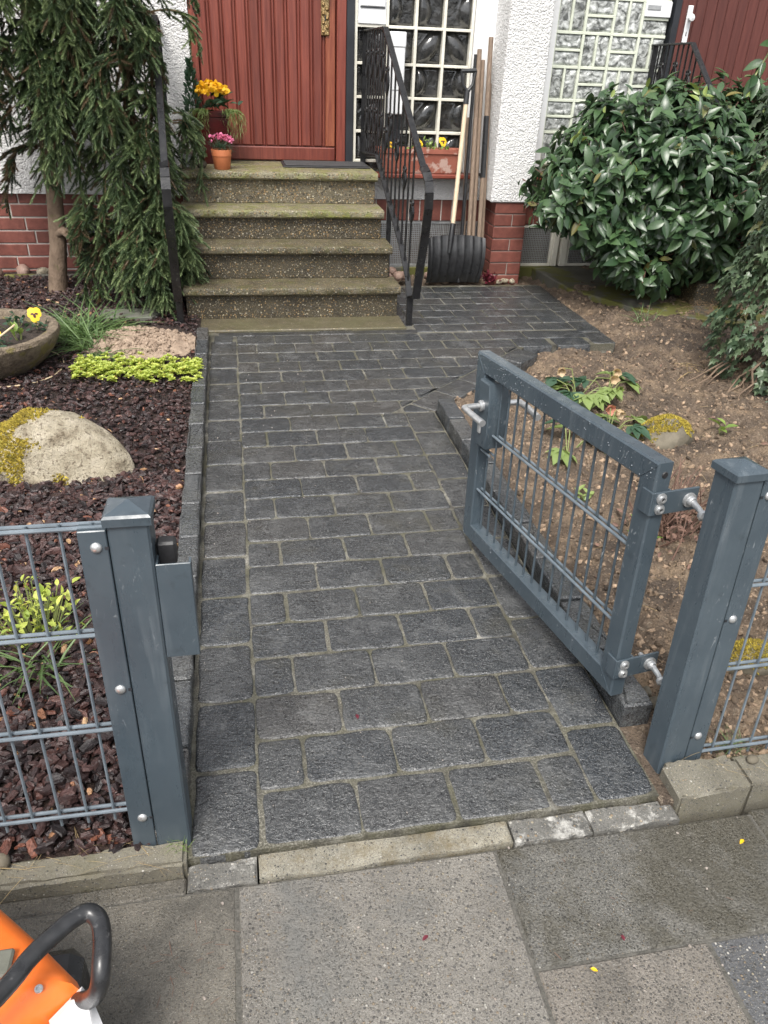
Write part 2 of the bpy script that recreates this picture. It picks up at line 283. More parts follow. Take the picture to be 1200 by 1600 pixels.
M['laurelt'] = leafmat('young laurel leaf', (0.13, 0.19, 0.05), (0.26, 0.32, 0.09), 0.35, trans=0.15)
M['ivy'] = leafmat('ivy leaf', (0.032, 0.062, 0.032), (0.135, 0.185, 0.105), 0.36, trans=0.12, back=(0.07, 0.10, 0.05), obj=1.0, yellow=(0.28, 0.26, 0.10))
def needlemat():
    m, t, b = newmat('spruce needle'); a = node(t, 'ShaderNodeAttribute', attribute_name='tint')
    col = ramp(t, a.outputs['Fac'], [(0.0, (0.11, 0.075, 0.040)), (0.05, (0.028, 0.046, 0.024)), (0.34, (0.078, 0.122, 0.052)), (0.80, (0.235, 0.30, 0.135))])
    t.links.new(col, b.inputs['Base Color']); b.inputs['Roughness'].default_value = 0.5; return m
M['needle'] = needlemat()
M['twig'] = pm('spruce twig', (0.17, 0.11, 0.06), (0.30, 0.20, 0.12), 40, (0.7, 0.9))
M['bark_t'] = pm('spruce bark', (0.10, 0.068, 0.045), (0.21, 0.15, 0.105), 16, (0.8, 0.95), [(70, 0.9, 0.008), (26, 0.6, 0.01)], stretch=(1, 1, 0.6), spots=(14, 0.62, (0.09, 0.09, 0.03), 0.5))
M['grass'] = leafmat('grass blade', (0.05, 0.10, 0.03), (0.16, 0.24, 0.09), 0.45)
M['dryg'] = leafmat('dry blade', (0.30, 0.21, 0.10), (0.50, 0.38, 0.20), 0.6)
M['sedum'] = leafmat('stonecrop leaf', (0.24, 0.33, 0.05), (0.58, 0.62, 0.14), 0.5, yellow=(0.30, 0.10, 0.03))
M['fresh'] = leafmat('fresh green leaf', (0.10, 0.18, 0.035), (0.26, 0.36, 0.09), 0.4)
M['hell'] = leafmat('hellebore leaf', (0.10, 0.16, 0.05), (0.30, 0.38, 0.13), 0.4)
M['bluegreen'] = leafmat('dark green leaf', (0.025, 0.06, 0.035), (0.06, 0.12, 0.07), 0.5)
M['yellow'] = leafmat('yellow petal', (0.70, 0.42, 0.01), (0.90, 0.62, 0.015), 0.55, trans=0.2)
M['orange'] = leafmat('golden petal', (0.78, 0.40, 0.008), (0.90, 0.56, 0.012), 0.55, trans=0.2)
M['pink'] = leafmat('pink petal', (0.62, 0.10, 0.26), (0.82, 0.28, 0.45), 0.55, trans=0.2)
M['blush'] = leafmat('blush petal', (0.50, 0.30, 0.20), (0.62, 0.52, 0.32), 0.5, trans=0.2)
M['blushp'] = leafmat('dusky pink petal', (0.50, 0.17, 0.14), (0.62, 0.33, 0.22), 0.5, trans=0.2)
M['maroon'] = pm('dark petal blotch', (0.03, 0.004, 0.008), (0.06, 0.010, 0.012), 30, (0.5, 0.7))
M['wine'] = leafmat('wine red leaf', (0.08, 0.010, 0.020), (0.20, 0.03, 0.05), 0.5)
M['stemg'] = pm('green stem', (0.13, 0.17, 0.05), (0.22, 0.24, 0.09), 20, (0.5, 0.7))
M['drytwig'] = pm('dry brown twig', (0.10, 0.055, 0.045), (0.20, 0.12, 0.085), 20, (0.7, 0.9))
M['cane'] = pm('bamboo cane', (0.52, 0.40, 0.25), (0.66, 0.54, 0.37), 20, (0.4, 0.6))
M['orangep'] = pm('orange plastic', (0.72, 0.135, 0.016), (0.84, 0.20, 0.035), 9, (0.22, 0.45), [(8, 0.04, 0.01), (160, .06, .002)], spots=(55, .66, (.30, .14, .06), .5))
M['whitep'] = pm('pale grey plastic', (0.66, 0.66, 0.67), (0.75, 0.75, 0.76), 4, (0.25, 0.4))
M['tube'] = pm('glossy black tube', (0.010, 0.010, 0.011), (0.026, 0.027, 0.029), 40, (0.18, 0.5), [(80, 0.15, 0.002)], spots=(60, .64, (.11, .11, .11), .45))
M['muffler'] = pm('heat tinted muffler steel', (0.16, 0.115, 0.06), (0.36, 0.30, 0.21), 16, (0.2, 0.4), metal=0.9)
M['lantern'] = pm('rusty lantern iron', (0.10, 0.075, 0.055), (0.22, 0.18, 0.14), 30, (0.6, 0.8), [(80, 0.4, 0.003)])
M['drop'] = pm('water drop', (0.14, 0.16, 0.18), (0.24, 0.26, 0.28), 9, (0.03, 0.06))
M['slate'] = pm('grey stepping stone', (0.075, 0.078, 0.062), (0.13, 0.13, 0.105), 10, (0.6, 0.8), [(60, 0.4, 0.004)])

# ------------------------------------------------------------------ mesh helpers
class MB:
    def __init__(s): s.v = []; s.f = []
    def add(s, vs, fs):
        o = len(s.v); s.v += [tuple(x) for x in vs]; s.f += [tuple(i + o for i in f) for f in fs]; return s
    def box(s, a, b, bev=0.0):
        x0, y0, z0 = a; x1, y1, z1 = b
        if bev <= 0:
            return s.add([(x0, y0, z0), (x1, y0, z0), (x1, y1, z0), (x0, y1, z0), (x0, y0, z1), (x1, y0, z1), (x1, y1, z1), (x0, y1, z1)],
                         [(0, 3, 2, 1), (4, 5, 6, 7), (0, 1, 5, 4), (1, 2, 6, 5), (2, 3, 7, 6), (3, 0, 4, 7)])
        c = bev; o = len(s.v); vs = []; idx = {}
        for i, (X, sx) in enumerate(((x0, 1), (x1, -1))):
            for j, (Y, sy) in enumerate(((y0, 1), (y1, -1))):
                for k, (Z, sz) in enumerate(((z0, 1), (z1, -1))):
                    for ax, p in enumerate(((X, Y + sy * c, Z + sz * c), (X + sx * c, Y, Z + sz * c), (X + sx * c, Y + sy * c, Z))):
                        idx[(i, j, k, ax)] = len(vs); vs.append(p)
        fs = []
        q = lambda *a: fs.append(tuple(idx[k] for k in a))
        for i in (0, 1):
            L = [(i, 0, 0, 0), (i, 1, 0, 0), (i, 1, 1, 0), (i, 0, 1, 0)]; q(*(L[::-1] if i == 0 else L))
            L = [(0, i, 0, 1), (1, i, 0, 1), (1, i, 1, 1), (0, i, 1, 1)]; q(*(L if i == 0 else L[::-1]))
            L = [(0, 0, i, 2), (1, 0, i, 2), (1, 1, i, 2), (0, 1, i, 2)]; q(*(L[::-1] if i == 0 else L))
        for j in (0, 1):
            for k in (0, 1):
                q((0, j, k, 1), (1, j, k, 1), (1, j, k, 2), (0, j, k, 2)); q((j, 0, k, 0), (j, 1, k, 0), (j, 1, k, 2), (j, 0, k, 2)); q((j, k, 0, 0), (j, k, 1, 0), (j, k, 1, 1), (j, k, 0, 1))
        for i in (0, 1):
            for j in (0, 1):
                for k in (0, 1): q((i, j, k, 0), (i, j, k, 1), (i, j, k, 2))
        return s.add(vs, fs)
    def obox(s, p0, p1, w, h, up=(0, 0, 1), bev=0.0):
        """bar of cross-section w x h from p0 to p1"""
        p0 = Vector(p0); p1 = Vector(p1); d = (p1 - p0); L = d.length; d.normalize(); u = Vector(up)
        sd = d.cross(u).normalized(); u = sd.cross(d).normalized()
        t = MB().box((0, -w / 2, -h / 2), (L, w / 2, h / 2), bev)
        return s.add([p0 + d * x + sd * y + u * z for x, y, z in t.v], t.f)
    def tube(s, pts, r, n=8, caps=True):
        pts = [Vector(p) for p in pts]; rs = r if isinstance(r, (list, tuple)) else [r] * len(pts)
        vs = []; fs = []; prev = None
        for i, p in enumerate(pts):
            d = (pts[min(i + 1, len(pts) - 1)] - pts[max(i - 1, 0)]).normalized()
            if prev is None: a = d.orthogonal().normalized()
            else:
                a = prev - d * prev.dot(d); a = a.normalized() if a.length > 1e-6 else d.orthogonal().normalized()
            prev = a; b = d.cross(a)
            for k in range(n):
                w = 2 * math.pi * k / n; vs.append(p + (a * math.cos(w) + b * math.sin(w)) * rs[i])
        for i in range(len(pts) - 1):
            for k in range(n): fs.append((i * n + k, i * n + (k + 1) % n, (i + 1) * n + (k + 1) % n, (i + 1) * n + k))
        if caps: fs += [tuple(range(n))[::-1], tuple((len(pts) - 1) * n + k for k in range(n))]
        return s.add(vs, fs)
    def lathe(s, prof, n=20, c=(0, 0, 0), sx=1.0, sy=1.0, caps=False):
        vs = [(c[0] + r * sx * math.cos(2 * math.pi * k / n), c[1] + r * sy * math.sin(2 * math.pi * k / n), c[2] + z) for r, z in prof for k in range(n)]
        fs = [(i * n + k, i * n + (k + 1) % n, (i + 1) * n + (k + 1) % n, (i + 1) * n + k) for i in range(len(prof) - 1) for k in range(n)]
        if caps: fs += [tuple(range(n))[::-1], tuple((len(prof) - 1) * n + k for k in range(n))]
        return s.add(vs, fs)
    def prism(s, poly, z0, z1, bev=0.0):
        n = len(poly); cx = sum(p[0] for p in poly) / n; cy = sum(p[1] for p in poly) / n
        def ins(e): 
            out = []
            for x, y in poly:
                d = math.hypot(x - cx, y - cy); k = max(0, 1 - e / max(d, 1e-4)); out.append((cx + (x - cx) * k, cy + (y - cy) * k))
            return out
        rings = [[(x, y, z0) for x, y in poly]]
        if bev: rings += [[(x, y, z1 - bev) for x, y in poly], [(x, y, z1) for x, y in ins(bev * 1.3)]]
        else: rings += [[(x, y, z1) for x, y in poly]]
        vs = [p for r_ in rings for p in r_]
        fs = [(i * n + k, i * n + (k + 1) % n, (i + 1) * n + (k + 1) % n, (i + 1) * n + k) for i in range(len(rings) - 1) for k in range(n)]
        fs += [tuple((len(rings) - 1) * n + k for k in range(n)), tuple(range(n))[::-1]]
        return s.add(vs, fs)
    def xform(s, m): s.v = [tuple(m @ Vector(p)) for p in s.v]; return s
    def mesh(s, name, mat=None, smooth=False):
        me = bpy.data.meshes.new(name); me.from_pydata(s.v, [], s.f); me.update()
        if smooth:
            me.polygons.foreach_set('use_smooth', [True] * len(me.polygons))
            if smooth != 'all': me.set_sharp_from_angle(angle=R(40))
        if mat: me.materials.append(mat if not isinstance(mat, str) else M[mat])
        return me
    def build(s, name, mat, parent=None, smooth=False, label=None, kind=None):
        return obj(name, s.mesh(name, mat, smooth), parent, label, kind)
def smooth_path(P_, k=5):
    P_ = [Vector(p) for p in P_]; out = []
    for i in range(len(P_) - 1):
        a, b, c, d = P_[max(i - 1, 0)], P_[i], P_[i + 1], P_[min(i + 2, len(P_) - 1)]
        for q in range(k):
            t = q / k; out.append(.5 * ((2 * b) + (c - a) * t + (2 * a - 5 * b + 4 * c - d) * t * t + (3 * b - a - 3 * c + d) * t ** 3))
    return out + [P_[-1]]
def obj(name, me, parent=None, label=None, kind=None, loc=None):
    o = bpy.data.objects.new(name, me); C.objects.link(o)
    if parent: o.parent = parent
    if label: o['label'] = label
    if kind: o['kind'] = kind
    if loc is not None: o.location = loc
    return o
def thing(name, label, cat, loc=(0, 0, 0), group=None, mesh=None):
    o = bpy.data.objects.new(name, mesh); C.objects.link(o); o.location = loc
    o['label'] = label; o['category'] = cat
    if group: o['group'] = group
    return o
def tag(o, label, cat, group=None):
    o['label'] = label; o['category'] = cat
    if group: o['group'] = group
    return o
def np_mesh(name, V, F, mat, smooth=False, tint=None):
    """V (n,3) float, F (m,k) int: a fast mesh"""
    me = bpy.data.meshes.new(name); V = np.ascontiguousarray(V, np.float32); F = np.ascontiguousarray(F, np.int32)
    me.vertices.add(len(V)); me.vertices.foreach_set('co', V.ravel())
    me.loops.add(F.size); me.loops.foreach_set('vertex_index', F.ravel())
    me.polygons.add(len(F)); me.polygons.foreach_set('loop_start', np.arange(0, F.size, F.shape[1], dtype=np.int32))
    me.polygons.foreach_set('use_smooth', np.full(len(F), bool(smooth)))
    me.update(calc_edges=True); me.materials.append(M[mat])
    if tint is not None:
        at = me.attributes.new('tint', 'FLOAT', 'POINT'); at.data.foreach_set('value', np.asarray(tint, np.float32))
    return me
def frames(d, n):
    """rotation matrices (k,3,3) with columns (side, d, normal)"""
    d = d / np.linalg.norm(d, axis=1, keepdims=True)
    s = np.cross(d, n); s /= np.maximum(np.linalg.norm(s, axis=1, keepdims=True), 1e-6)
    n = np.cross(s, d); return np.stack([s, d, n], 2)
def scatter(T, F, rot, loc, scl):
    """copies of template T (n,3): one big vertex array"""
    T = np.asarray(T, float); scl = np.asarray(scl, float)
    if scl.ndim == 1: scl = np.repeat(scl[:, None], 3, 1)
    V = np.einsum('kij,knj->kni', rot, T[None] * scl[:, None, :]) + loc[:, None, :]
    k = len(loc); n = len(T); Fa = np.asarray(F)
    return V.reshape(-1, 3), (Fa[None] + (np.arange(k) * n)[:, None, None]).reshape(-1, Fa.shape[1])
def vnoise(x, y, seed=0, scale=1.0):
    """smooth value noise"""
    x = np.asarray(x) * scale; y = np.asarray(y) * scale
    xi = np.floor(x).astype(int); yi = np.floor(y).astype(int); fx = x - xi; fy = y - yi
    fx = fx * fx * (3 - 2 * fx); fy = fy * fy * (3 - 2 * fy)
    h = lambda a, b: (np.sin(a * 127.1 + b * 311.7 + seed * 74.7) * 43758.5453) % 1.0
    return (h(xi, yi) * (1 - fx) + h(xi + 1, yi) * fx) * (1 - fy) + (h(xi, yi + 1) * (1 - fx) + h(xi + 1, yi + 1) * fx) * fy
def grid_mesh(name, x0, x1, y0, y1, st, zf, mat, keep=None):
    xs = np.arange(x0, x1 + st / 2, st); ys = np.arange(y0, y1 + st / 2, st); X, Y = np.meshgrid(xs, ys)
    V = np.stack([X, Y, zf(X, Y)], 2).reshape(-1, 3); nx = len(xs); ny = len(ys)
    i, j = np.meshgrid(np.arange(nx - 1), np.arange(ny - 1)); a = (j * nx + i).ravel()
    F = np.stack([a, a + 1, a + nx + 1, a + nx], 1)
    if keep is not None:
        cx = V[F][:, :, 0].mean(1); cy = V[F][:, :, 1].mean(1); F = F[keep(cx, cy)]
    return np_mesh(name, V, F, mat, True)
def inpoly(px, py, poly):
    ins = np.zeros(px.shape, bool); n = len(poly)
    for k in range(n):
        x0, y0 = poly[k]; x1, y1 = poly[(k + 1) % n]
        if y0 == y1: continue
        c = ((y0 > py) != (y1 > py)) & (px < (x1 - x0) * (py - y0) / (y1 - y0) + x0); ins ^= c
    return ins
def clip(poly, a, b):
    """part of convex poly to the left of a->b"""
    out = []; s = lambda p: (b[0] - a[0]) * (p[1] - a[1]) - (b[1] - a[1]) * (p[0] - a[0])
    for k in range(len(poly)):
        p, q = poly[k], poly[(k + 1) % len(poly)]; sp, sq = s(p), s(q)
        if sp >= 0: out.append(p)
        if sp * sq < 0:
            t = sp / (sp - sq); out.append((p[0] + (q[0] - p[0]) * t, p[1] + (q[1] - p[1]) * t))
    return out
def area(p): return abs(sum(p[i][0] * p[(i + 1) % len(p)][1] - p[(i + 1) % len(p)][0] * p[i][1] for i in range(len(p)))) / 2
def ico(sub=2):
    b = bmesh.new(); bmesh.ops.create_icosphere(b, subdivisions=sub, radius=1.0)
    V = np.array([v.co[:] for v in b.verts]); F = np.array([[v.index for v in f.verts] for f in b.faces]); b.free(); return V, F
ICO1, ICO2, ICO3, ICO4 = ico(1), ico(2), ico(3), ico(5)
def stone_mesh(name, sx, sy, sz, mat, seed, rough=0.18, lvl=None, fr=1.3):
    V, F = lvl or ICO2; r0 = np.random.default_rng(seed); P = r0.normal(size=(6, 3)) * fr; ph = r0.uniform(0, 6.28, 6)
    d = 1 + rough * sum(np.sin(V @ P[i] * (1 + 0.5 * i) + ph[i]) / (1 + 0.5 * i) for i in range(6)) * 0.6
    return np_mesh(name, V * d[:, None] * [sx, sy, sz], F, mat, True)

# ------------------------------------------------------------------ ground, beds, path
D = 0.1425; SL = 0.2104; XJ = 3.5 * SL; XR = 0.88; XL = -0.142
gm = grid_mesh('ground', -40, 40, -30, 50, 8.0, lambda x, y: x * 0 - 0.16, 'ground'); g = obj('ground', gm, kind='structure')

PATH = [(XL - .0085, -0.001), (XR, -0.001), (XR, 2.14), (1.57, 2.93), (1.62, 3.012), (2.175, 3.012), (2.175, 4.335), (0.985, 4.335), (0.985, 3.36), (XL - .0085, 3.36)]
path = MB().prism(PATH, -0.10, -0.0038).build('path', 'joint', None, kind='structure')

def paver_from_poly(poly, seed, h=0.07, bev=0.0048, jit=0.0021, cut=(0.009, 0.025)):
    """a tumbled stone: rounded, unequal corners, wavering edges, a soft two-step arris"""
    r = random.Random(seed); n = len(poly); out = []; cs = []
    for k in range(n):
        p0, p, q = (Vector(poly[k - 1]), Vector(poly[k]), Vector(poly[(k + 1) % n]))
        l0 = (p0 - p).length; l1 = (q - p).length; c = min(r.uniform(*cut), l0 * .4, l1 * .4)
        a = p + (p0 - p).normalized() * c * r.uniform(.8, 1.2); b = p + (q - p).normalized() * c * r.uniform(.8, 1.2)
        cs.append((a, p, b))
    for k in range(n):
        a, p, b = cs[k]; out += [a, a * .25 + p * .5 + b * .25, b]; e = cs[(k + 1) % n][0]; L_ = (e - b).length; m = int(L_ / .034); ph = r.uniform(0, 6.28); nv_ = Vector(((e - b).y, -(e - b).x)).normalized()
        for i in range(1, m): t = i / m; out.append(b.lerp(e, t) + nv_ * (jit * math.sin(ph + t * 5.5) + r.uniform(-.5, .5) * jit))
    n = len(out); c = sum(out, Vector((0, 0))) / n; m = MB(); nr = []
    for k in range(n): d = out[(k + 1) % n] - out[k - 1]; nr.append(Vector((-d.y, d.x)).normalized())
    for (e, z) in ((0, -h), (0, -bev), (bev * .45, -bev * .38), (bev * 1.2, -bev * .06), (bev * 1.9, 0)):
        m.v += [(out[k].x + nr[k].x * e, out[k].y + nr[k].y * e, z + (r.uniform(-.0005, .0005) if -h < z < -bev * .5 else 0)) for k in range(n)]
    m.f = [(i * n + k, i * n + (k + 1) % n, (i + 1) * n + (k + 1) % n, (i + 1) * n + k) for i in range(4) for k in range(n)] + [tuple(4 * n + k for k in range(n))]
    return m
def rect(w, d): return [(-w / 2, -d / 2), (w / 2, -d / 2), (w / 2, d / 2), (-w / 2, d / 2)]
GAP = 0.0042
full = [paver_from_poly(rect(SL - GAP, D - GAP), 10 + i).mesh('paving_stone', 'paver', True) for i in range(12)]
half = [paver_from_poly(rect(SL / 2 - GAP, D - GAP), 40 + i).mesh('paving_stone', 'paver', True) for i in range(6)]
def lay(me, x, y, rz=0.0, z=0.0):
    o = obj('paving_stone', me, path)
    o.location = (x + rng.uniform(-.001, .001), y + rng.uniform(-.001, .001), z + rng.uniform(-.0024, .0014))
    o.rotation_euler = (rng.uniform(-.012, .012), rng.uniform(-.010, .010), rz + (math.pi if rng.random() < .5 else 0) + rng.uniform(-.010, .010))
    return o
JA, JB = (0.735, 2.195), (1.575, 2.985)                # the slanting joint inside the edge band
def lay_clipped(x0, x1, y0, y1, seed):
    g_ = GAP / 2; poly = [(x0 + g_, y0 + g_), (x1 - g_, y0 + g_), (x1 - g_, y1 - g_), (x0 + g_, y1 - g_)]
    a0 = area(poly); n = Vector((-(JB[1] - JA[1]), JB[0] - JA[0])).normalized() * g_
    poly = clip(poly, (JA[0] + n.x, JA[1] + n.y), (JB[0] + n.x, JB[1] + n.y))
    if len(poly) < 3 or area(poly) < 0.0012: return
    if area(poly) > 0.995 * a0:
        lay(rng.choice(full if x1 - x0 > 0.15 else half), (x0 + x1) / 2, (y0 + y1) / 2); return
    cx = sum(p[0] for p in poly) / len(poly); cy = sum(p[1] for p in poly) / len(poly)
    me = paver_from_poly([(p[0] - cx, p[1] - cy) for p in poly], seed).mesh('paving_stone', 'paver')
    o = obj('paving_stone', me, path); o.location = (cx, cy, rng.uniform(-.0015, .001))
for n in range(23):                                     # the middle field, half-stone bond
    y0 = n * D; x = 0.0
    wide = XJ if n < 15 else (2.05 if n >= 21 else 1.65)
    w = SL / 2 if n % 2 else SL
    while x < wide - 0.02:
        x1 = min(x + w, wide)
        if wide - x1 < 0.06 : x1 = wide
        if n < 15 or n >= 21: lay(rng.choice(full if x1 - x > 0.15 else half), (x + x1) / 2, y0 + D / 2)
        else: lay_clipped(x, x1, y0, y0 + D, 900 + n * 20 + int(x * 10))
        x = x1; w = SL
for k in range(15):                                     # left border course, stones lengthwise
    lay(rng.choice(full), XL / 2, -0.004 + (k + .5) * 0.2137, math.pi / 2)
lay(half[0], XL / 2, 3.232, 0)
for k in range(10): lay(rng.choice(full), (XJ + XR) / 2, 0.003 + (k + .5) * 0.2137, math.pi / 2)   # right border course
wp = [(.7395, 2.146), (.874, 2.146), (.784, 2.236), (.7385, 2.196)]
wo_ = obj('paving_stone', paver_from_poly([(p[0] - .78, p[1] - 2.18) for p in wp], 77).mesh('paving_stone', 'paver'), path, loc=(.78, 2.18, 0))
dv = Vector((JB[0] - JA[0], JB[1] - JA[1])); L = dv.length; dv.normalize(); nv = Vector((dv.y, -dv.x))
for k in range(5):
    c = Vector(JA) + dv * (0.07 + (k + .5) * (L - 0.09) / 5) + nv * (D / 2); lay(rng.choice(full), c.x, c.y, math.atan2(dv.y, dv.x))
edge_t = [paver_from_poly(rect(SL - GAP, 0.066), 70 + i).mesh('paving_stone', 'paverd') for i in range(3)]
for k in range(6): lay(edge_t[k % 3], XL + 0.05 + (k + .5) * 0.1905, 3.317)         # dark course against the steps
for n in range(23, 30):                                 # forecourt beside the steps
    y0 = n * D + 0.015; x = 1.05 + (0 if n % 2 else -SL / 2 + 0.06)
    x = 1.05; w = SL / 2 if n % 2 else SL
    while x < 2.05 - 0.02:
        x1 = min(x + w, 2.05)
        if 2.05 - x1 < 0.06: x1 = 2.05
        me = rng.choice(full if x1 - x > 0.15 else half)
        o = lay(me, (x + x1) / 2, y0 + D / 2)
        o.scale = ((x1 - x - GAP) / ((SL if x1 - x > 0.15 else SL / 2) - GAP), 1, 1); x = x1; w = SL
for k in range(6): lay(rng.choice(full), 2.122, 3.02 + (k + .5) * 0.2137, math.pi / 2)
for k in range(5): lay(edge_t[k % 3], 1.02, 3.42 + (k + .5) * 0.19, math.pi / 2)

MB().box((.8765, -.018, -.09), (.935, .205, -.007)).build('grit_fill', 'soil', path, kind='stuff')
# pavement in front of the gate
pav = MB().box((-6, -6, -0.14), (6, -0.06, -0.0295)).build('pavement', 'pjoint', None, kind='structure')
def slab(x0, x1, y0, y1, mat, z=-0.027):
    MB().box((x0, y0, -0.10), (x1, y1, z), 0.004).build('paving_slab', mat, pav)
slab(-0.05, 0.478, -0.80, -0.0605, 'slabA'); slab(0.483, 1.07, -0.305, -0.0605, 'slabB', -0.0255); slab(1.075, 1.6, -0.305, -0.05, 'slabB')
slab(-0.58, -0.055, -0.80, -0.0605, 'slabC', -0.028); slab(-1.2, -0.585, -0.8, -0.0605, 'slabC'); slab(-1.2, -0.151, -0.0595, -0.0225, 'slabC', -0.0283)
slab(0.483, 0.822, -0.80, -0.31, 'slabD', -0.0262); slab(0.827, 1.36, -0.80, -0.31, 'slabE', -0.028); slab(1.365, 1.9, -0.8, -0.31, 'slabA')
for i in range(-3, 5): slab(i * 0.53 - .05, i * 0.53 + .475, -1.34, -0.805, ('slabA', 'slabC', 'slabB')[i % 3]); 
# thin concrete strip along the front of the paving
st = thing('edging_strip', 'flat yellowed concrete strip along the front of the dark path, patched with mortar', 'edging')
def strip(x0, x1, y0, y1, z, mat, seed, tilt=0.0):
    r = random.Random(seed); N = 9; pts = []
    for k in range(N + 1): pts.append((x0 + (x1 - x0) * k / N, y0 + tilt * k / N + r.uniform(-.003, .003)))
    for k in range(N, -1, -1): pts.append((x0 + (x1 - x0) * k / N, y1 + r.uniform(-.002, .002)))
    MB().prism(pts, -0.09, z, 0.004).build('edging_piece', mat, st)
strip(-0.148, -0.012, -0.058, -0.003, -0.021, 'mortar', 1); strip(-0.008, 0.522, -0.060, -0.003, -0.017, 'strip', 2, .006)
strip(0.527, 0.70, -0.056, -0.003, -0.0175, 'mortar', 3); strip(0.704, 0.905, -0.054, -0.003, -0.0165, 'mortar', 4)

def rough_block(name, x0, x1, y0, y1, z0, z1, mat, seed, parent=None, nx=10, amp=0.004, bite=()):
    """an old cast kerb: a subdivided block with worn, uneven arrises"""
    b = bmesh.new(); bmesh.ops.create_cube(b, size=1.0)
    for v in b.verts: v.co = ((x0 + x1) / 2 + v.co.x * (x1 - x0), (y0 + y1) / 2 + v.co.y * (y1 - y0), (z0 + z1) / 2 + v.co.z * (z1 - z0))
    bmesh.ops.bevel(b, geom=b.edges[:], offset=0.007, segments=2, affect='EDGES')
    ln = [e for e in b.edges if abs(e.verts[0].co.x - e.verts[1].co.x) > 0.5 * (x1 - x0)]
    bmesh.ops.subdivide_edges(b, edges=ln, cuts=nx, use_grid_fill=True); r = random.Random(seed)
    for v in b.verts:
        v.co += Vector((r.uniform(-1, 1) * .5, r.uniform(-1, 1), r.uniform(-1, 1))) * amp
        for (bx, by, rad, dz) in bite:
            d = math.hypot(v.co.x - bx, v.co.y - by)
            if d < rad and v.co.z > (z0 + z1) / 2: v.co.z -= dz * (1 - d / rad)
    me = bpy.data.meshes.new(name); b.to_mesh(me); b.free(); me.materials.append(M[mat]); me.polygons.foreach_set('use_smooth', [True] * len(me.polygons)); me.set_sharp_from_angle(angle=R(35))
    return obj(name, me, parent)
k1 = rough_block('kerb_stone', -1.9, -0.149, -0.021, 0.036, -0.10, 0.013, 'kerb', 3, nx=60, amp=0.0025)
tag(k1, 'long old concrete kerb below the wire fence beside the mulch bed', 'kerb')
k2 = rough_block('kerb_stone', 0.908, 1.078, -0.036, 0.058, -0.10, 0.034, 'kerb', 5, nx=9, amp=0.004, bite=[(0.93, -0.02, 0.06, 0.012), (1.03, 0.05, 0.05, 0.008)])
tag(k2, 'short broken kerb block beside the foot of the hinge post', 'kerb')
k3 = rough_block('kerb_stone', 1.082, 2.6, -0.030, 0.055, -0.10, 0.026, 'kerb', 6, nx=50, amp=0.003)
tag(k3, 'mossy kerb under the fence at the far side of the hinge post', 'kerb')

# raised edging stones
def edging(parent, pts, n, w, z, seed, mat='edge'):
    """a row of n stones along a polyline pts (inner line), w wide to the left of travel"""
    pts = [Vector(p) for p in pts]; seg = [(pts[i + 1] - pts[i]).length for i in range(len(pts) - 1)]; T = sum(seg)
    def at(s):
        for i, L_ in enumerate(seg):
            if s <= L_ or i == len(seg) - 1: return pts[i].lerp(pts[i + 1], s / L_), (pts[i + 1] - pts[i]).normalized()
            s -= L_
    r = random.Random(seed)
    for k in range(n):
        a, d0 = at(k * T / n + .003); b, d1 = at((k + 1) * T / n - .003)
        na = Vector((-d0.y, d0.x)) * w; nb = Vector((-d1.y, d1.x)) * w
        poly = [a, b, b + nb, a + na]; c = sum(poly, Vector((0, 0))) / 4
        poly = [(p.x - c.x, p.y - c.y) for p in poly]
        if area(poly) > 0 and (poly[1][0] - poly[0][0]) * (poly[2][1] - poly[1][1]) - (poly[1][1] - poly[0][1]) * (poly[2][0] - poly[1][0]) < 0: poly = poly[::-1]
        me = paver_from_poly(poly, seed * 50 + k, h=0.14, bev=0.005, jit=0.0025, cut=(0.004, 0.012)).mesh('edging_stone', mat)
        o = obj('edging_stone', me, parent); o.location = (c.x, c.y, z + r.uniform(-.003, .003)); o.rotation_euler = (r.uniform(-.015, .015), r.uniform(-.02, .02), r.uniform(-.01, .01))
e1 = thing('stone_edging', 'raised row of small dark stones between the mulch bed and the path', 'edging')
edging(e1, [(-0.150, 0.03), (-0.150, 3.29)], 15, 0.062, 0.05, 3)
e2 = thing('stone_edging', 'raised dark stone edging under the open gate along the brown soil', 'edging')
edging(e2, [(0.885, 0.205), (0.885, 2.135)], 9, -0.075, 0.062, 4, 'edge')

# soil on the right
SOILHOLE = [(0.90, 0.0), (0.90, 2.17), (1.60, 2.975), (2.165, 3.03), (2.165, 4.31), (0.9, 4.31), (0.0, 4.4), (0.0, 0.0)]
def soil_z(x, y):
    base = 0.015 - 0.055 * np.clip((y - 1.7) / 0.9, 0, 1) * np.clip((2.4 - x) / 0.8, 0, 1) + 0.03 * np.clip((x - 2.0) / 1.2, 0, 1)
    base = base - 0.03 * np.exp(-((y - 0.1) / 0.15) ** 2) - 0.045 * np.exp(-((x - 2.17) / 0.13) ** 2) * (y > 2.8) - .02 * np.exp(-((y - 4.33) / .1) ** 2)
    return base + 0.045 * (vnoise(x, y, 1, 3.0) - .5) + 0.035 * (vnoise(x, y, 2, 9.0) - .5) + 0.034 * (vnoise(x, y, 3, 22.0) - .5) + 0.024 * (vnoise(x, y, 4, 48.0) - .5)
sm = grid_mesh('soil', 0.90, 4.2, 0.02, 4.64, 0.012, soil_z, 'soil', lambda x, y: ~inpoly(x, y, SOILHOLE)); obj('soil', sm, kind='structure')
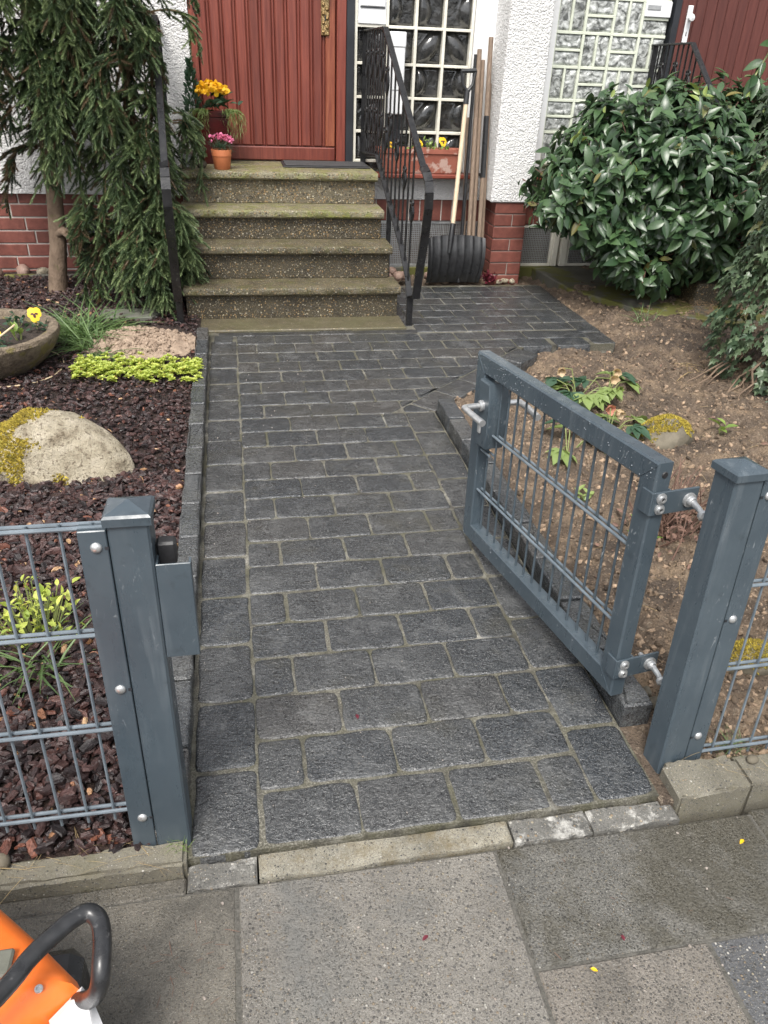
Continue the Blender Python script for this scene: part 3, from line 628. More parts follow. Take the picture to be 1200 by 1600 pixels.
def rand_rots(k):
    q = npr.normal(size=(k, 4)); q /= np.linalg.norm(q, axis=1, keepdims=True); w, x, y, z = q.T
    return np.stack([np.stack([1 - 2 * (y * y + z * z), 2 * (x * y - z * w), 2 * (x * z + y * w)], 1), np.stack([2 * (x * y + z * w), 1 - 2 * (x * x + z * z), 2 * (y * z - x * w)], 1), np.stack([2 * (x * z - y * w), 2 * (y * z + x * w), 1 - 2 * (x * x + y * y)], 1)], 1)
V1, F1 = ICO1
V1n = V1 * (1 + 0.25 * npr.normal(size=(len(V1), 1)))
N = 30000; cx = npr.uniform(0.95, 3.2, N); cy = 0.08 + (npr.random(N) ** 1.5) * 4.1; k = ~inpoly(cx, cy, SOILHOLE); cx, cy = cx[k], cy[k]
sc = 0.0024 + 0.012 * npr.random(len(cx)) ** 6
V, F = scatter(V1n, F1, rand_rots(len(cx)), np.stack([cx, cy, soil_z(cx, cy) + sc * .25], 1), np.stack([sc, sc * .8, sc * .65], 1))
obj('soil_crumbs', np_mesh('soil_crumbs', V, F, 'clod', False), kind='stuff')

# mulch bed on the left
def bed_z(x, y): return 0.018 - .022 * np.exp(-((y - .02) / .12) ** 2) + 0.03 * (vnoise(x, y, 5, 2.2) - .5) + 0.02 * (vnoise(x, y, 6, 8.0) - .5) + 0.012 * np.clip((-x - .25), 0, 1) 
bm_ = grid_mesh('mulch_bed', -3.2, -0.212, 0.03, 4.70, 0.04, bed_z, 'bed'); obj('mulch_bed', bm_, kind='structure')
CT = np.array([(-.5, -.42, 0), (.1, -.5, .02), (.5, -.2, 0), (.42, .3, 0), (-.05, .5, .03), (-.5, .25, 0), (-.42, -.34, 1), (.12, -.4, 1.25), (.40, -.15, .9), (.34, .24, 1), (-.05, .4, 1.2), (-.42, .2, .8)], float)
CF = [(i, (i + 1) % 6, 6 + (i + 1) % 6, 6 + i) for i in range(6)]
CF = np.array(CF + [(6, 7, 8, 11), (8, 9, 10, 11)])
def chips(N, x0, x1, y0, y1, s0, s1, zoff, thr=None):
    x = npr.uniform(x0, x1, N); y = npr.uniform(y0, y1, N)
    if thr is not None: k = thr(x, y); x, y = x[k], y[k]
    n = len(x); L_ = s0 + (s1 - s0) * npr.random(n) ** 1.8; az = npr.uniform(0, 6.28, n); tl = npr.normal(0, 0.33, n); tr = npr.normal(0, 0.3, n)
    d = np.stack([np.cos(az) * np.cos(tl), np.sin(az) * np.cos(tl), np.sin(tl)], 1); up = np.stack([tr, npr.normal(0, .3, n), np.ones(n)], 1)
    f = frames(d, up); f = np.stack([f[:, :, 1], f[:, :, 0], f[:, :, 2]], 2)
    V, F = scatter(CT, CF, f, np.stack([x, y, bed_z(x, y) + zoff * npr.random(n)], 1), np.stack([L_, L_ * npr.uniform(.38, .75, n), L_ * npr.uniform(.10, .24, n)], 1))
    V += npr.normal(0, 0.0007, V.shape); return V, F
def joinVF(parts):
    o = 0; VV = []; FF = []
    for V, F in parts: VV.append(V); FF.append(F + o); o += len(V)
    return np.concatenate(VV), np.concatenate(FF)
nosand = lambda x, y: ((x + .52) / .34) ** 2 + ((y - 3.12) / .30) ** 2 > 1
V, F = joinVF([chips(9000, -1.0, -0.215, 0.034, 1.6, .014, .044, .022), chips(24000, -1.9, -0.215, 0.9, 4.5, .012, .036, .02, nosand)])
obj('bark_mulch', np_mesh('bark_mulch', V, F, 'bark', False), kind='stuff')
#==MARK_A
# ------------------------------------------------------------------ house
hA = thing('house', 'white roughcast house with red brown plank door above the mossy steps', 'house')
hB = thing('house', 'white neighbouring house with dark brown door behind the big laurel bush', 'house')
def part(root, name, mat, a, b, bev=0.0, label=None): return MB().box(a, b, bev).build(name, mat, root, label=label)
part(hA, 'wall', 'smooth', (-7, 4.80, -.1), (2.07, 5.1, 3.3)); part(hB, 'wall', 'smooth', (2.072, 4.80, -.1), (9, 5.1, 3.3))
part(hA, 'wall', 'white', (-7, 4.655, .531), (-0.176, 4.799, 3.3), label='white roughcast wall behind the spruce')
part(hA, 'wall', 'white', (-0.1758, 4.66, 2.80), (1.784, 4.799, 3.3))
part(hA, 'wall', 'white', (0.80, 4.676, .519), (1.784, 4.799, .678), label='white band under the glass brick panel')
part(hA, 'wall', 'smooth', (1.644, 4.668, .70), (1.784, 4.799, 2.799), label='smooth white reveal beside the glass bricks')
part(hA, 'pillar', 'white', (1.785, 4.402, .548), (2.07, 4.799, 3.3), .006)
br = [MB().box((-.5, 0, -.5), (.5, .02, .5)).mesh('brick', 'brick')]
def brick(parent, x0, x1, z0, z1, y, side=None):
    o = obj('brick', BK, parent)
    o.location = ((x0 + x1) / 2, y + rng.uniform(-.0015, .0015), (z0 + z1) / 2); o.scale = (x1 - x0, 1, z1 - z0)
    if side is not None: o.location = (side, y, (z0 + z1) / 2); o.rotation_euler = (0, 0, -math.pi / 2); 
    return o
_b = MB()                                               # unit brick with worn arrises
for (e, y) in ((0.0, .03), (0.0, .0025), (0.022, 0.0)):
    k = .5 - e; kz = .5 - e * 2.4; _b.v += [(-k, y, -kz), (k, y, -kz), (k, y, kz), (-k, y, kz)]
_b.f = [(0, 1, 5, 4), (1, 2, 6, 5), (2, 3, 7, 6), (3, 0, 4, 7), (4, 5, 9, 8), (5, 6, 10, 9), (6, 7, 11, 10), (7, 4, 8, 11), (8, 9, 10, 11)]
BK = _b.mesh('brick', 'brick')
pl = part(hA, 'plinth', 'mortarl', (-7, 4.69, -.1), (-0.30, 4.799, .529))
offs = [-1.438, -1.356, -1.291, -1.34, -1.42, -1.36]
for r_ in range(-1, 6):
    z0 = .042 + r_ * .0842; o_ = offs[r_] if r_ >= 0 else -1.30
    for k in range(-2, 5):
        x0 = o_ + k * .25; brick(pl, x0 + .005, x0 + .245, z0 + .005, z0 + .0792 if r_ < 5 else .528, 4.684)
part(hA, 'plinth', 'mortarl', (-0.299, 4.70, -.1), (.95, 4.799, .60))
pb = part(hA, 'plinth', 'mortard', (1.836, 4.421, -.1), (2.056, 4.798, .546))
zs = [-.035, .05, .135, .218, .303, .386, .469, .546]
for i in range(7):
    z0, z1 = zs[i] + .004, zs[i + 1] - .004
    if i % 2 == 0: brick(pb, 1.83, 2.062, z0, z1, 4.415)
    else: brick(pb, 1.83, 1.957, z0, z1, 4.415); brick(pb, 1.965, 2.062, z0, z1, 4.415)
    for (ya, yb) in (((4.418, 4.52), (4.53, 4.72)) if i % 2 == 0 else ((4.418, 4.62), (4.63, 4.74))):
        o = obj('brick', BK, pb); o.location = (1.8295, (ya + yb) / 2, (z0 + z1) / 2); o.rotation_euler = (0, 0, -math.pi / 2); o.scale = (yb - ya, 1, z1 - z0)
sc_ = part(hA, 'brick_course', 'mortarl', (.951, 4.692, .372), (1.829, 4.799, .5185))
for k in range(11): brick(sc_, .955 + k * .08, .955 + k * .08 + .071, .374, .517, 4.686)
part(hA, 'window_sill', 'sill', (.80, 4.555, .672), (1.70, 4.678, .700), .006)
# front door
dr = obj('front_door', MB().box((-.128, 4.705, .752), (.736, 4.74, 2.75)).mesh('front_door', 'doorA'), hA)
fr = obj('door_frame', MB().box((-.174, 4.662, .75), (-.130, 4.76, 2.80), .004).box((.740, 4.662, .75), (.800, 4.76, 2.80), .004).box((-.1295, 4.664, 2.752), (.7395, 4.76, 2.80), .004).mesh('door_frame', 'doorA'), hA)
x = -.126; k = 0
pmesh = {}
def plank(parent, x0, x1, z0, z1, y0, y1, mat, bev=.006, name='plank'):
    return MB().box((x0, y0, z0), (x1, y1, z1), bev).build(name, mat, parent)
while x < .64:
    w = .058; plank(dr, x, x + w, .846, 2.745, 4.688, 4.7045, 'doorA'); plank(dr, x + w + .003, x + w + .0185, .846, 2.745, 4.6935, 4.7045, 'doorA', .004, 'batten'); x += w + .0215; k += 1
plank(dr, x + .001, .733, .846, 2.745, 4.687, 4.7045, 'doorS', .005)
plank(dr, -.126, .733, .757, .840, 4.683, 4.7045, 'doorA', .006, 'kick_rail')
hp = MB().box((.640, 4.676, 1.485), (.694, 4.687, 1.80), .006)
for q in range(7):
    hp.add(*(lambda t: (t.v, t.f))(MB().lathe([(.0, .010), (.006, .007), (.011, 0)], 8).xform(Matrix.Translation((.667 + (.012 if q % 2 else -.012), 4.676, 1.505 + q * .024)) @ Matrix.Rotation(R(90), 4, 'X'))))
hpl = hp.build('handle_plate', 'brass', dr)
MB().lathe([(.0, .05), (.024, .046), (.029, .036), (.024, .022), (.010, .012), (.010, 0)], 16).xform(Matrix.Translation((.667, 4.676, 1.745)) @ Matrix.Rotation(R(90), 4, 'X')).build('door_knob', 'brass', dr, True)
MB().box((.6635, 4.6735, 1.565), (.6705, 4.677, 1.595), .001).build('keyhole', 'blackframe', dr)
part(hA, 'steel_post', 'blackframe', (.802, 4.664, .75), (.853, 4.78, 2.80), .003)
# glass brick panel beside the door
XS = [.865, 1.067, 1.256, 1.445, 1.631]; ZS = [.765, .947, 1.151, 1.345, 1.551, 1.755, 1.96, 2.165, 2.37, 2.575, 2.785]
gp = obj('glass_brick_panel', (lambda m: m.mesh('glass_brick_panel', 'cream'))(MB().box((.855, 4.775, .70), (1.643, 4.795, 2.799))), hA)
lat = MB()
for x in XS: lat.box((x - .0095, 4.680, .702), (x + .0095, 4.7745, 2.798), .002)
for z in ZS:
    for i in range(4): lat.box((XS[i] + .0097, 4.6815, z - .0085), (XS[i + 1] - .0097, 4.7745, z + .0085), .002)
lat.build('joint_grid', 'cream', gp)
def pressed(kind):
    N = 18; u, v = np.meshgrid(np.linspace(0, 1, N), np.linspace(0, 1, N)); h = np.zeros_like(u)
    sq = lambda a: np.sqrt(np.clip(a, 0, None))
    if kind == 'L': h = sq(1 - (u ** 2 + (v - .5) ** 2) / .5 ** 2) * .05
    if kind == 'R': h = sq(1 - ((u - 1) ** 2 + (v - .5) ** 2) / .5 ** 2) * .05
    d1 = np.hypot(u, v - 1); d2 = np.hypot(u - 1, v); d3 = np.hypot(u, v); d4 = np.hypot(u - 1, v - 1)
    if kind == '/': h = sq(np.clip((1 - d1) * (1 - d2), 0, 1) * (d1 < 1) * (d2 < 1)) * .13
    if kind == '\\': h = sq(np.clip((1 - d3) * (1 - d4), 0, 1) * (d3 < 1) * (d4 < 1)) * .13
    if kind == 'Q': h = sq(1 - d3 ** 2 / .95 ** 2) * .035
    e = np.minimum(np.minimum(u, 1 - u), np.minimum(v, 1 - v)); h = h * np.clip(e / .08, 0, 1) - .008 * (1 - np.clip(e / .05, 0, 1))
    V = np.stack([u - .5, -h, v - .5], 2).reshape(-1, 3); i, j = np.meshgrid(np.arange(N - 1), np.arange(N - 1)); a = (j * N + i).ravel()
    return np_mesh('glass_block', V, np.stack([a, a + 1, a + N + 1, a + N], 1), 'glassd', True)
PR = {k: pressed(k) for k in 'LR/\\Q'}
pat = ['QLR/', '/L/R', 'RLLR', 'RQ/\\', '/LLR', '\\/\\/', 'LRLR', '/\\/\\', 'LRLR', '//\\/']
for i in range(4):
    for j in range(-1, 10):
        z0 = ZS[j] if j >= 0 else .705; z1 = ZS[j + 1]
        if i == 0 and j == 4: continue
        o = obj('glass_block', PR[pat[j][i]] if j >= 0 else PR['L'], gp); o.location = ((XS[i] + XS[i + 1]) / 2, 4.722, (z0 + z1) / 2); o.scale = ((XS[i + 1] - XS[i] - .019), rng.uniform(.6, 1.25), (z1 - z0 - .017)); o.rotation_euler = (rng.uniform(-.03, .03), 0, rng.uniform(-.03, .03))
lb = MB().box((.876, 4.674, 1.56), (1.057, 4.70, 1.746), .004).build('letter_plate', 'whiteplastic', hA)
MB().box((.888, 4.666, 1.655), (1.047, 4.6738, 1.735), .003).build('letter_flap', 'whiteplastic', lb)
MB().box((.888, 4.670, 1.646), (1.047, 4.6737, 1.652)).build('letter_slot', 'blackframe', lb)
# cellar vents
def grille(parent, x0, x1, z0, z1, y, mat='galv', st=.0135):
    m = MB(); x = x0
    while x < x1: m.box((x - .0025, y, z0), (x + .0025, y + .003, z1)); x += st
    z = z0
    while z < z1: m.box((x0, y + .0031, z - .0025), (x1, y + .006, z + .0025)); z += st
    return m.build('vent_mesh', mat, parent, kind='stuff')
def vent(root, x0, x1, z0, z1, y, mat):
    f = MB().box((x0, y - .006, z0), (x0 + .018, y + .02, z1)).box((x1 - .018, y - .006, z0), (x1, y + .02, z1)).box((x0 + .0181, y - .005, z0), (x1 - .0181, y + .02, z0 + .018)).box((x0 + .0181, y - .005, z1 - .018), (x1 - .0181, y + .02, z1)).build('vent_frame', mat, root)
    grille(f, x0 + .019, x1 - .019, z0 + .019, z1 - .019, y)
    MB().box((x0 + .002, y + .06, z0), (x1 - .002, y + .07, z1)).build('vent_back', 'oldwood', f)
vent(hA, .97, 1.385, .045, .371, 4.70, 'galv'); vent(hA, 1.39, 1.815, .045, .371, 4.70, 'galv')
part(hA, 'plinth', 'concrete', (.951, 4.66, -.1), (1.829, 4.799, .043))
MB().box((-1.02, 4.668, .27), (-.80, 4.683, .44), .004).build('cellar_window', 'wire', hA)
MB().box((-.995, 4.664, .295), (-.825, 4.6675, .415), .001).build('window_pane', 'glassd', hA)
# neighbouring half
part(hB, 'wall', 'smooth', (2.0715, 4.668, .70), (2.205, 4.799, 3.3)); part(hB, 'wall', 'white', (2.206, 4.664, 2.80), (6, 4.799, 3.3))
part(hB, 'wall', 'white', (2.0715, 4.676, .50), (3.02, 4.799, .675)); part(hB, 'wall', 'white', (4.16, 4.66, .5), (9, 4.799, 2.799))
part(hB, 'window_sill', 'sill', (2.10, 4.565, .672), (3.02, 4.68, .699), .005)
rb = part(hB, 'brick_course', 'mortard', (2.065, 4.692, .348), (3.02, 4.799, .499))
for k in range(12): brick(rb, 2.07 + k * .08, 2.07 + k * .08 + .071, .352, .496, 4.686)
vent(hB, 2.085, 2.405, .047, .345, 4.70, 'cream'); vent(hB, 2.53, 2.90, .047, .345, 4.70, 'cream')
MB().box((2.408, 4.685, .047), (2.455, 4.74, .345), .004).box((2.475, 4.68, .047), (2.527, 4.74, .345), .004).build('vent_post', 'cream', hB)
part(hB, 'plinth', 'concrete', (2.062, 4.66, -.1), (3.5, 4.799, .044))
gq = obj('glass_brick_panel', MB().box((2.206, 4.765, .70), (3.02, 4.795, 2.799)).mesh('glass_brick_panel', 'creamg'), hB)
NB = 14; uu, vv = np.meshgrid(np.linspace(0, 1, NB), np.linspace(0, 1, NB))
def rippled(w, h, s):
    uq = uu * w; vq = vv * h; e = np.minimum(np.minimum(uq, w - uq), np.minimum(vq, h - vq)); a = vnoise(uq + vq, vq - uq, s, 38.0) - .5
    hh = .010 * np.clip(e / .012, 0, 1) + .011 * a * np.clip((e - .008) / .01, 0, 1)
    V = np.stack([uq - w / 2, -hh, vq - h / 2], 2).reshape(-1, 3); i, j = np.meshgrid(np.arange(NB - 1), np.arange(NB - 1)); a_ = (j * NB + i).ravel()
    return np_mesh('glass_block', V, np.stack([a_, a_ + 1, a_ + NB + 1, a_ + NB], 1), 'glassl', True)
RH = [rippled(.188, .088, s) for s in (1, 2)]; RV = [rippled(.088, .188, s) for s in (3, 4)]
lg = MB()
for i in range(4):
    for j in range(10):
        x0 = 2.212 + i * .2; z0 = .772 + j * .2
        if z0 > 2.7: continue
        lg.box((x0 - .009, 4.694, z0 - .009), (x0 + .009, 4.7645, z0 + .191), .002); lg.box((x0 + .0092, 4.695, z0 - .009), (x0 + .1908, 4.7645, z0 + .009), .002)
        hor = (i + j) % 2
        if hor: lg.box((x0 + .0092, 4.6955, z0 + .092), (x0 + .1908, 4.7645, z0 + .108), .002)
        else: lg.box((x0 + .092, 4.6955, z0 + .0092), (x0 + .108, 4.7645, z0 + .1908), .002)
        if (i, j) == (3, 4): hor = 2
        for q in (0, 1):
            if hor == 2 and q == 1: continue
            o = obj('glass_block', rng.choice(RH if hor else RV), gq)
            o.location = (x0 + (.1 if hor else .05 + .1 * q), 4.712, z0 + (.05 + .1 * q if hor else .1)); o.scale = (1 if rng.random() < .5 else -1, 1, 1)
lg.build('joint_grid', 'creamg', gq)
lb2 = MB().box((2.818, 4.684, 1.682), (3.006, 4.71, 1.772), .004).build('letter_plate', 'whiteplastic', hB)
MB().box((2.83, 4.680, 1.722), (2.925, 4.6838, 1.75), .002).build('name_plate', 'galv', lb2)
part(hB, 'steel_post', 'blackframe', (3.022, 4.664, .70), (3.066, 4.78, 2.80), .003)
db = obj('front_door', MB().box((3.07, 4.71, .752), (4.10, 4.74, 2.75)).mesh('front_door', 'doorB'), hB)
MB().box((3.068, 4.672, .75), (3.11, 4.76, 2.80), .004).box((4.102, 4.672, .75), (4.16, 4.76, 2.80), .004).box((3.1105, 4.674, 2.752), (4.1015, 4.76, 2.80), .004).build('door_frame', 'doorB', hB)
x = 3.112
while x < 4.06: plank(db, x, x + .0745, .755, 2.745, 4.694, 4.7095, 'doorB'); x += .0765
pk = MB().box((3.125, 4.684, 1.545), (3.163, 4.6938, 1.76), .003).build('handle_plate', 'whiteplastic', db)
MB().lathe([(.0, .045), (.020, .04), (.024, .03), (.012, .015), (.010, 0)], 14).xform(Matrix.Translation((3.144, 4.684, 1.69)) @ Matrix.Rotation(R(90), 4, 'X')).build('door_knob', 'whiteplastic', db, True)
MB().box((3.1405, 4.682, 1.585), (3.1475, 4.6845, 1.61), .001).build('keyhole', 'blackframe', db)
part(hB, 'landing', 'stepold', (2.99, 4.18, -.1), (4.3, 4.663, .748), .01); 
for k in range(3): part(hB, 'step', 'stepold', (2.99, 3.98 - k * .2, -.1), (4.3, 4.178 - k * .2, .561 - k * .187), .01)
slabc = MB().prism([(2.25, 4.645), (2.30, 4.05), (2.62, 3.42), (3.05, 3.22), (4.0, 3.2), (4.0, 4.645)], -.06, .046, .006).build('concrete_apron', 'concrete', None, kind='structure')

# ------------------------------------------------------------------ steps
stp = thing('front_steps', 'four mossy exposed aggregate steps up to the red brown door', 'steps')
NY = [3.545, 3.737, 3.938, 4.159]; NZ = [.197, .39, .5617, .7484]; NX = [.995, .972, .950, .943]
def tread(i):
    y0, z1, x1 = NY[i], NZ[i], NX[i]; yb = (NY[i + 1] + .06) if i < 3 else 4.70; t = .047; x0 = -.288
    prof = [(y0 + .012, z1), (yb, z1), (yb, z1 - t), (y0 + .010, z1 - t), (y0, z1 - t + .010), (y0, z1 - .012), (y0 + .003, z1 - .005)]
    NXs = 40; m = MB(); r = random.Random(i)
    for k in range(NXs + 1):
        x = x0 + (x1 - x0) * k / NXs
        for j, (y, z) in enumerate(prof): m.v.append((x, y + (r.uniform(-.002, .002) if j in (0, 3, 4, 5, 6) else 0), z + (r.uniform(-.0015, .0015) if j in (0, 5, 6) else 0)))
    n = len(prof)
    for k in range(NXs):
        for j in range(n): m.f.append((k * n + j, k * n + (j + 1) % n, (k + 1) * n + (j + 1) % n, (k + 1) * n + j))
    m.f += [tuple(range(n))[::-1], tuple(NXs * n + j for j in range(n))]
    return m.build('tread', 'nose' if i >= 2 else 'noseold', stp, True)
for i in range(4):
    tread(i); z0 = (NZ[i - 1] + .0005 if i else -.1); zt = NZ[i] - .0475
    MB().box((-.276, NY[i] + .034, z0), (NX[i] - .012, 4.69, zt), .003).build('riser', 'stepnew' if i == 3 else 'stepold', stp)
MB().box((-.292, 3.352, -.08), (1.0, 3.60, .010), .006).build('apron', 'apron', stp)

# ------------------------------------------------------------------ handrails
def rail(name, label, fx, fancy, wallz=True, newel=True):
    """flat-bar stair railing in the vertical sheet X = fx(Y)"""
    t = thing(name, label, 'handrail', group=None)
    P_ = lambda y, z, o=0.0: Vector((fx(y) + o, y, z))
    top = [(4.705, 1.522), (4.185, 1.533), (3.318, .888)]; low = [(4.705, .822), (4.284, .841), (3.941, .605), (3.655, .415), (3.50, .268), (3.432, .15)]
    if not newel: top[2] = (3.72, 1.19); low = low[:3]
    m = MB()
    for a, b in zip(top[:-1], top[1:]): m.obox(P_(*a), P_(*b), .036, .011, bev=.002)
    m.build('top_rail', 'iron', t)
    m = MB(); cv = [(3.722, 1.191), (3.72, 1.185)] if not newel else [(3.322, .891), (3.26, .868), (3.215, .832), (3.195, .78), (3.195, .70), (3.225, .55), (3.275, .37), (3.32, .19)]
    for a, b in zip(cv[:-1], cv[1:]): m.obox(P_(*a), P_(*b), .046, .013, up=(0, 1, .2))
    if newel: m.obox(P_(3.318, .205), P_(3.43, .17), .03, .01)
    m.build('newel_curve', 'iron', t)
    m = MB()
    for a, b in zip(low[:-1], low[1:]): m.obox(P_(*a), P_(*b), .034, .009, bev=.0015)
    m.build('lower_rail', 'iron', t)
    if newel: MB().obox(P_(3.428, -.03), P_(3.428, .17), .036, .014, up=(0, 1, 0)).build('foot_post', 'iron', t)
    MB().obox(P_(4.66, .66), P_(4.66, 1.525), .036, .012, up=(0, 1, 0)).build('wall_post', 'iron', t)
    if newel: MB().obox(P_(3.95, .0 if not wallz else .05), P_(3.95, .62), .03, .012, up=(0, 1, 0)).build('support_post', 'iron', t)
    lin = lambda ps, y: next(a[1] + (b[1] - a[1]) * (a[0] - y) / (a[0] - b[0]) for a, b in zip(ps[:-1], ps[1:]) if a[0] >= y >= b[0])
    y = 4.60; k = 0
    while y > (3.40 if newel else 3.96):
        zt = lin(top, y); zb = lin(low, y) if y > 3.432 else .15
        b = MB().tube([P_(y, zb), P_(y, zt)], .0058, 6).build('baluster', 'iron', t)
        if fancy and k % 2 == (0 if y > 4.1 else 1) or (not fancy and k % 3 == 1):
            zc = (zt + zb) / 2; hh = .14 if y > 4.1 else .11
            for sgn in (1, -1):
                for cz in ((zc + .16, zc - .16) if y > 4.1 else (zc,)):
                    pts = [P_(y + sgn * .034 * math.sin(math.pi * q / 10), cz - hh / 2 + hh * q / 10) for q in range(11)]
                    curl = [P_(y + sgn * (.012 - .012 * math.cos(w)), cz + hh / 2 + .012 * math.sin(w)) for w in [0.6 * q for q in range(1, 9)]]
                    MB().tube(pts + curl, .0062, 5).build('scroll', 'iron', b)
        y -= .062 if y > 4.16 else .088; k += 1
    return t
rail('handrail', 'black wrought iron handrail beside the snow shovel, curving down to the path', lambda y: .962 + .085 * (4.2 - y), True)
rail('handrail', 'black iron handrail of the mossy steps half hidden by the spruce', lambda y: -.306 - .045 * (y - 3.4), False)
rail('handrail', 'black iron handrail in front of the dark brown door behind the laurel', lambda y: 2.93, False, newel=False)

# ------------------------------------------------------------------ fence, posts, gate
LEAN = Matrix.Rotation(-0.055, 4, 'X')
def place(o, x, y, z=0.0, rz=0.0): o.matrix_world = Matrix.Translation((x, y, z)) @ LEAN @ Matrix.Rotation(rz, 4, 'Z')
def cap_mesh(w, z):
    h = w / 2 + .005; m = MB(); m.v = [(-h, -h, z - .012), (h, -h, z - .012), (h, h, z - .012), (-h, h, z - .012), (-h, -h, z + .002), (h, -h, z + .002), (h, h, z + .002), (-h, h, z + .002)]
    k = h - .004; m.v += [(-k, -k, z + .006), (k, -k, z + .006), (k, k, z + .006), (-k, k, z + .006), (0, 0, z + .019)]
    m.f = [(0, 1, 5, 4), (1, 2, 6, 5), (2, 3, 7, 6), (3, 0, 4, 7), (4, 5, 9, 8), (5, 6, 10, 9), (6, 7, 11, 10), (7, 4, 8, 11), (8, 9, 12), (9, 10, 12), (10, 11, 12), (11, 8, 12), (3, 2, 1, 0)]
    return m
def bolt_at(parent, x, y, z, r=.0095, mat='galv', name='bolt', ax='Y'):
    mt = Matrix.Translation((x, y, z)) @ Matrix.Rotation(R(90), 4, 'X')
    m = MB().lathe([(0, .006), (r * .55, .0052), (r * .9, .003), (r, 0), (r, -.003)], 12).xform(mt); return m.build(name, mat, parent, True)
def post(x, y, rz, side, label, h=.755):
    t = thing('gate_post', label, 'gate post'); w = .065
    MB().box((-w / 2, -w / 2, -.12), (w / 2, w / 2, h), .004).build('post_tube', 'steel', t)
    cap_mesh(w, h).build('post_cap', 'steel', t)
    # clamping bar that holds the wire mat
    a, b = (-w / 2 - .046, -w / 2 - .002) if side < 0 else (w / 2 + .002, w / 2 + .046)
    cb = MB().box((a, -w / 2 + .002, .0), (b, -w / 2 + .008, h - .02), .0015).box((a, -w / 2 + .0085, h - .024), (b, -w / 2 + .03, h - .019)).build('clamp_bar', 'steel', t)
    for z in (h - .05, .415, .09):
        bolt_at(cb, (a + b) / 2 - .004 * side, -w / 2 + .002, z)
        MB().box((-w / 2 - .007 if side < 0 else w / 2 + .001, -w / 2 + .0012, z - .005), (-w / 2 - .001 if side < 0 else w / 2 + .007, -w / 2 + .0022, z + .001)).build('slot', 'blackframe', cb)
    MB().box((a + .004, w / 2 - .03, .02), (b - .004, w / 2 - .01, h - .03)).build('back_bar', 'steel', t)
    place(t, x, y, 0, rz); return t
pL = post(-.174, .062, 0.0, -1, 'anthracite latch post with a strike box beside the mulch bed')
sb = MB().box((.0335, -.030, .475), (.090, -.0265, .665), .001).box((.0335, -.0262, .475), (.037, .02, .665)).box((.0865, -.0262, .477), (.090, -.008, .663)).build('strike_box', 'steel', pL)
MB().box((.034, .0, .645), (.066, .028, .688), .004).build('latch_catch', 'rubber', pL)
pR = post(.936, .092, R(5), 1, 'anthracite hinge post carrying the open gate', .752)

def fence(x0, x1, y, zr, label, rz=0.0, z0=0.02):
    t = thing('wire_fence', label, 'fence'); L_ = x1 - x0
    for z in zr:
        for dy in (-.0075, .0075): MB().tube([(0, dy, z), (L_, dy, z)], .004, 8).build('rail_wire', 'wire', t)
    vw = MB().tube([(0, 0, zr[0] - .03), (0, 0, zr[-1] + .006)], .003, 6).mesh('upright_wire', 'wire')
    x = .018
    while x < L_: obj('upright_wire', vw, t, loc=(x, 0, 0)); x += .05
    place(t, x0, y, 0, rz); return t
fence(-1.85, -.214, .052, (.104, .314, .527, .735), 'double wire fence panel in front of the bark mulch')
fence(.985, 2.4, .082, (.030, .272, .490, .70), 'double wire fence panel in front of the brown soil beyond the hinge post', R(1))

gt = thing('garden_gate', 'low anthracite metal gate standing open over the path edge', 'gate')
GL, Z0, Z1, FW, TH = .852, .078, .697, .055, .040
sec = []
c_ = .004
for a, b in ((0, -c_), (c_, 0), (FW - c_, 0), (FW, -c_), (FW, -TH + c_), (FW - c_, -TH), (c_, -TH), (0, -TH + c_)): sec.append((a, b))
fm = MB()
for (x, z, sx, sz) in ((0, Z0, 1, 1), (GL, Z0, -1, 1), (GL, Z1, -1, -1), (0, Z1, 1, -1)):
    for a, b in sec: fm.v.append((x + sx * a, b, z + sz * a))
for k in range(4):
    for j in range(8): fm.f.append((k * 8 + j, ((k + 1) % 4) * 8 + j, ((k + 1) % 4) * 8 + (j + 1) % 8, k * 8 + (j + 1) % 8))
gf = fm.build('gate_frame', 'steel', gt)
MB().lathe([(0, .002), (.006, .002), (.008, 0)], 12).xform(Matrix.Translation((0, -.02, Z1 - .028)) @ Matrix.Rotation(R(-90), 4, 'Y')).build('end_plug', 'rubber', gf)
MB().tube([(0.004, .0004, Z1 - .006), (FW + .002, .0006, Z1 - FW + .0)], .0012, 4).tube([(0.004, .0004, Z0 + .006), (FW, .0004, Z0 + FW)], .0012, 4).tube([(GL - .004, .0004, Z1 - .006), (GL - FW, .0004, Z1 - FW)], .0012, 4).build('weld_seam', 'steel', gf)
for z in (.262, .470):
    for dy in (-.0125, -.0275): MB().tube([(FW - .004, dy, z), (GL - (FW if z < .4 else .115) + .004, dy, z)], .004, 8).build('rail_wire', 'wire', gt)
for dy in (-.0125, -.0275): MB().tube([(GL - .113, dy, .40), (GL - FW + .004, dy, .40)], .004, 8).build('rail_wire', 'wire', gt)
gw = MB().tube([(0, 0, Z0 + FW - .004), (0, 0, Z1 - FW + .004)], .0034, 6).mesh('upright_wire', 'steel'); gs = MB().tube([(0, 0, Z0 + FW - .004), (0, 0, .415)], .0034, 6).mesh('upright_wire', 'steel')
x = FW + .045
while x < GL - FW - .01: obj('upright_wire', gw if x < GL - .115 else gs, gt, loc=(x, -.02, 0)); x += .0475
lk = MB(); lp = []                                      # lock case with one bowed edge
for k in range(9):
    w = -math.pi / 2 * 0 + k / 8; lp.append((GL - FW - .058 - .012 * math.sin(math.pi * w), .425 + .205 * w))
poly = [(GL - FW + .001, .425)] + [(GL - FW + .001, .63)] + lp[::-1]
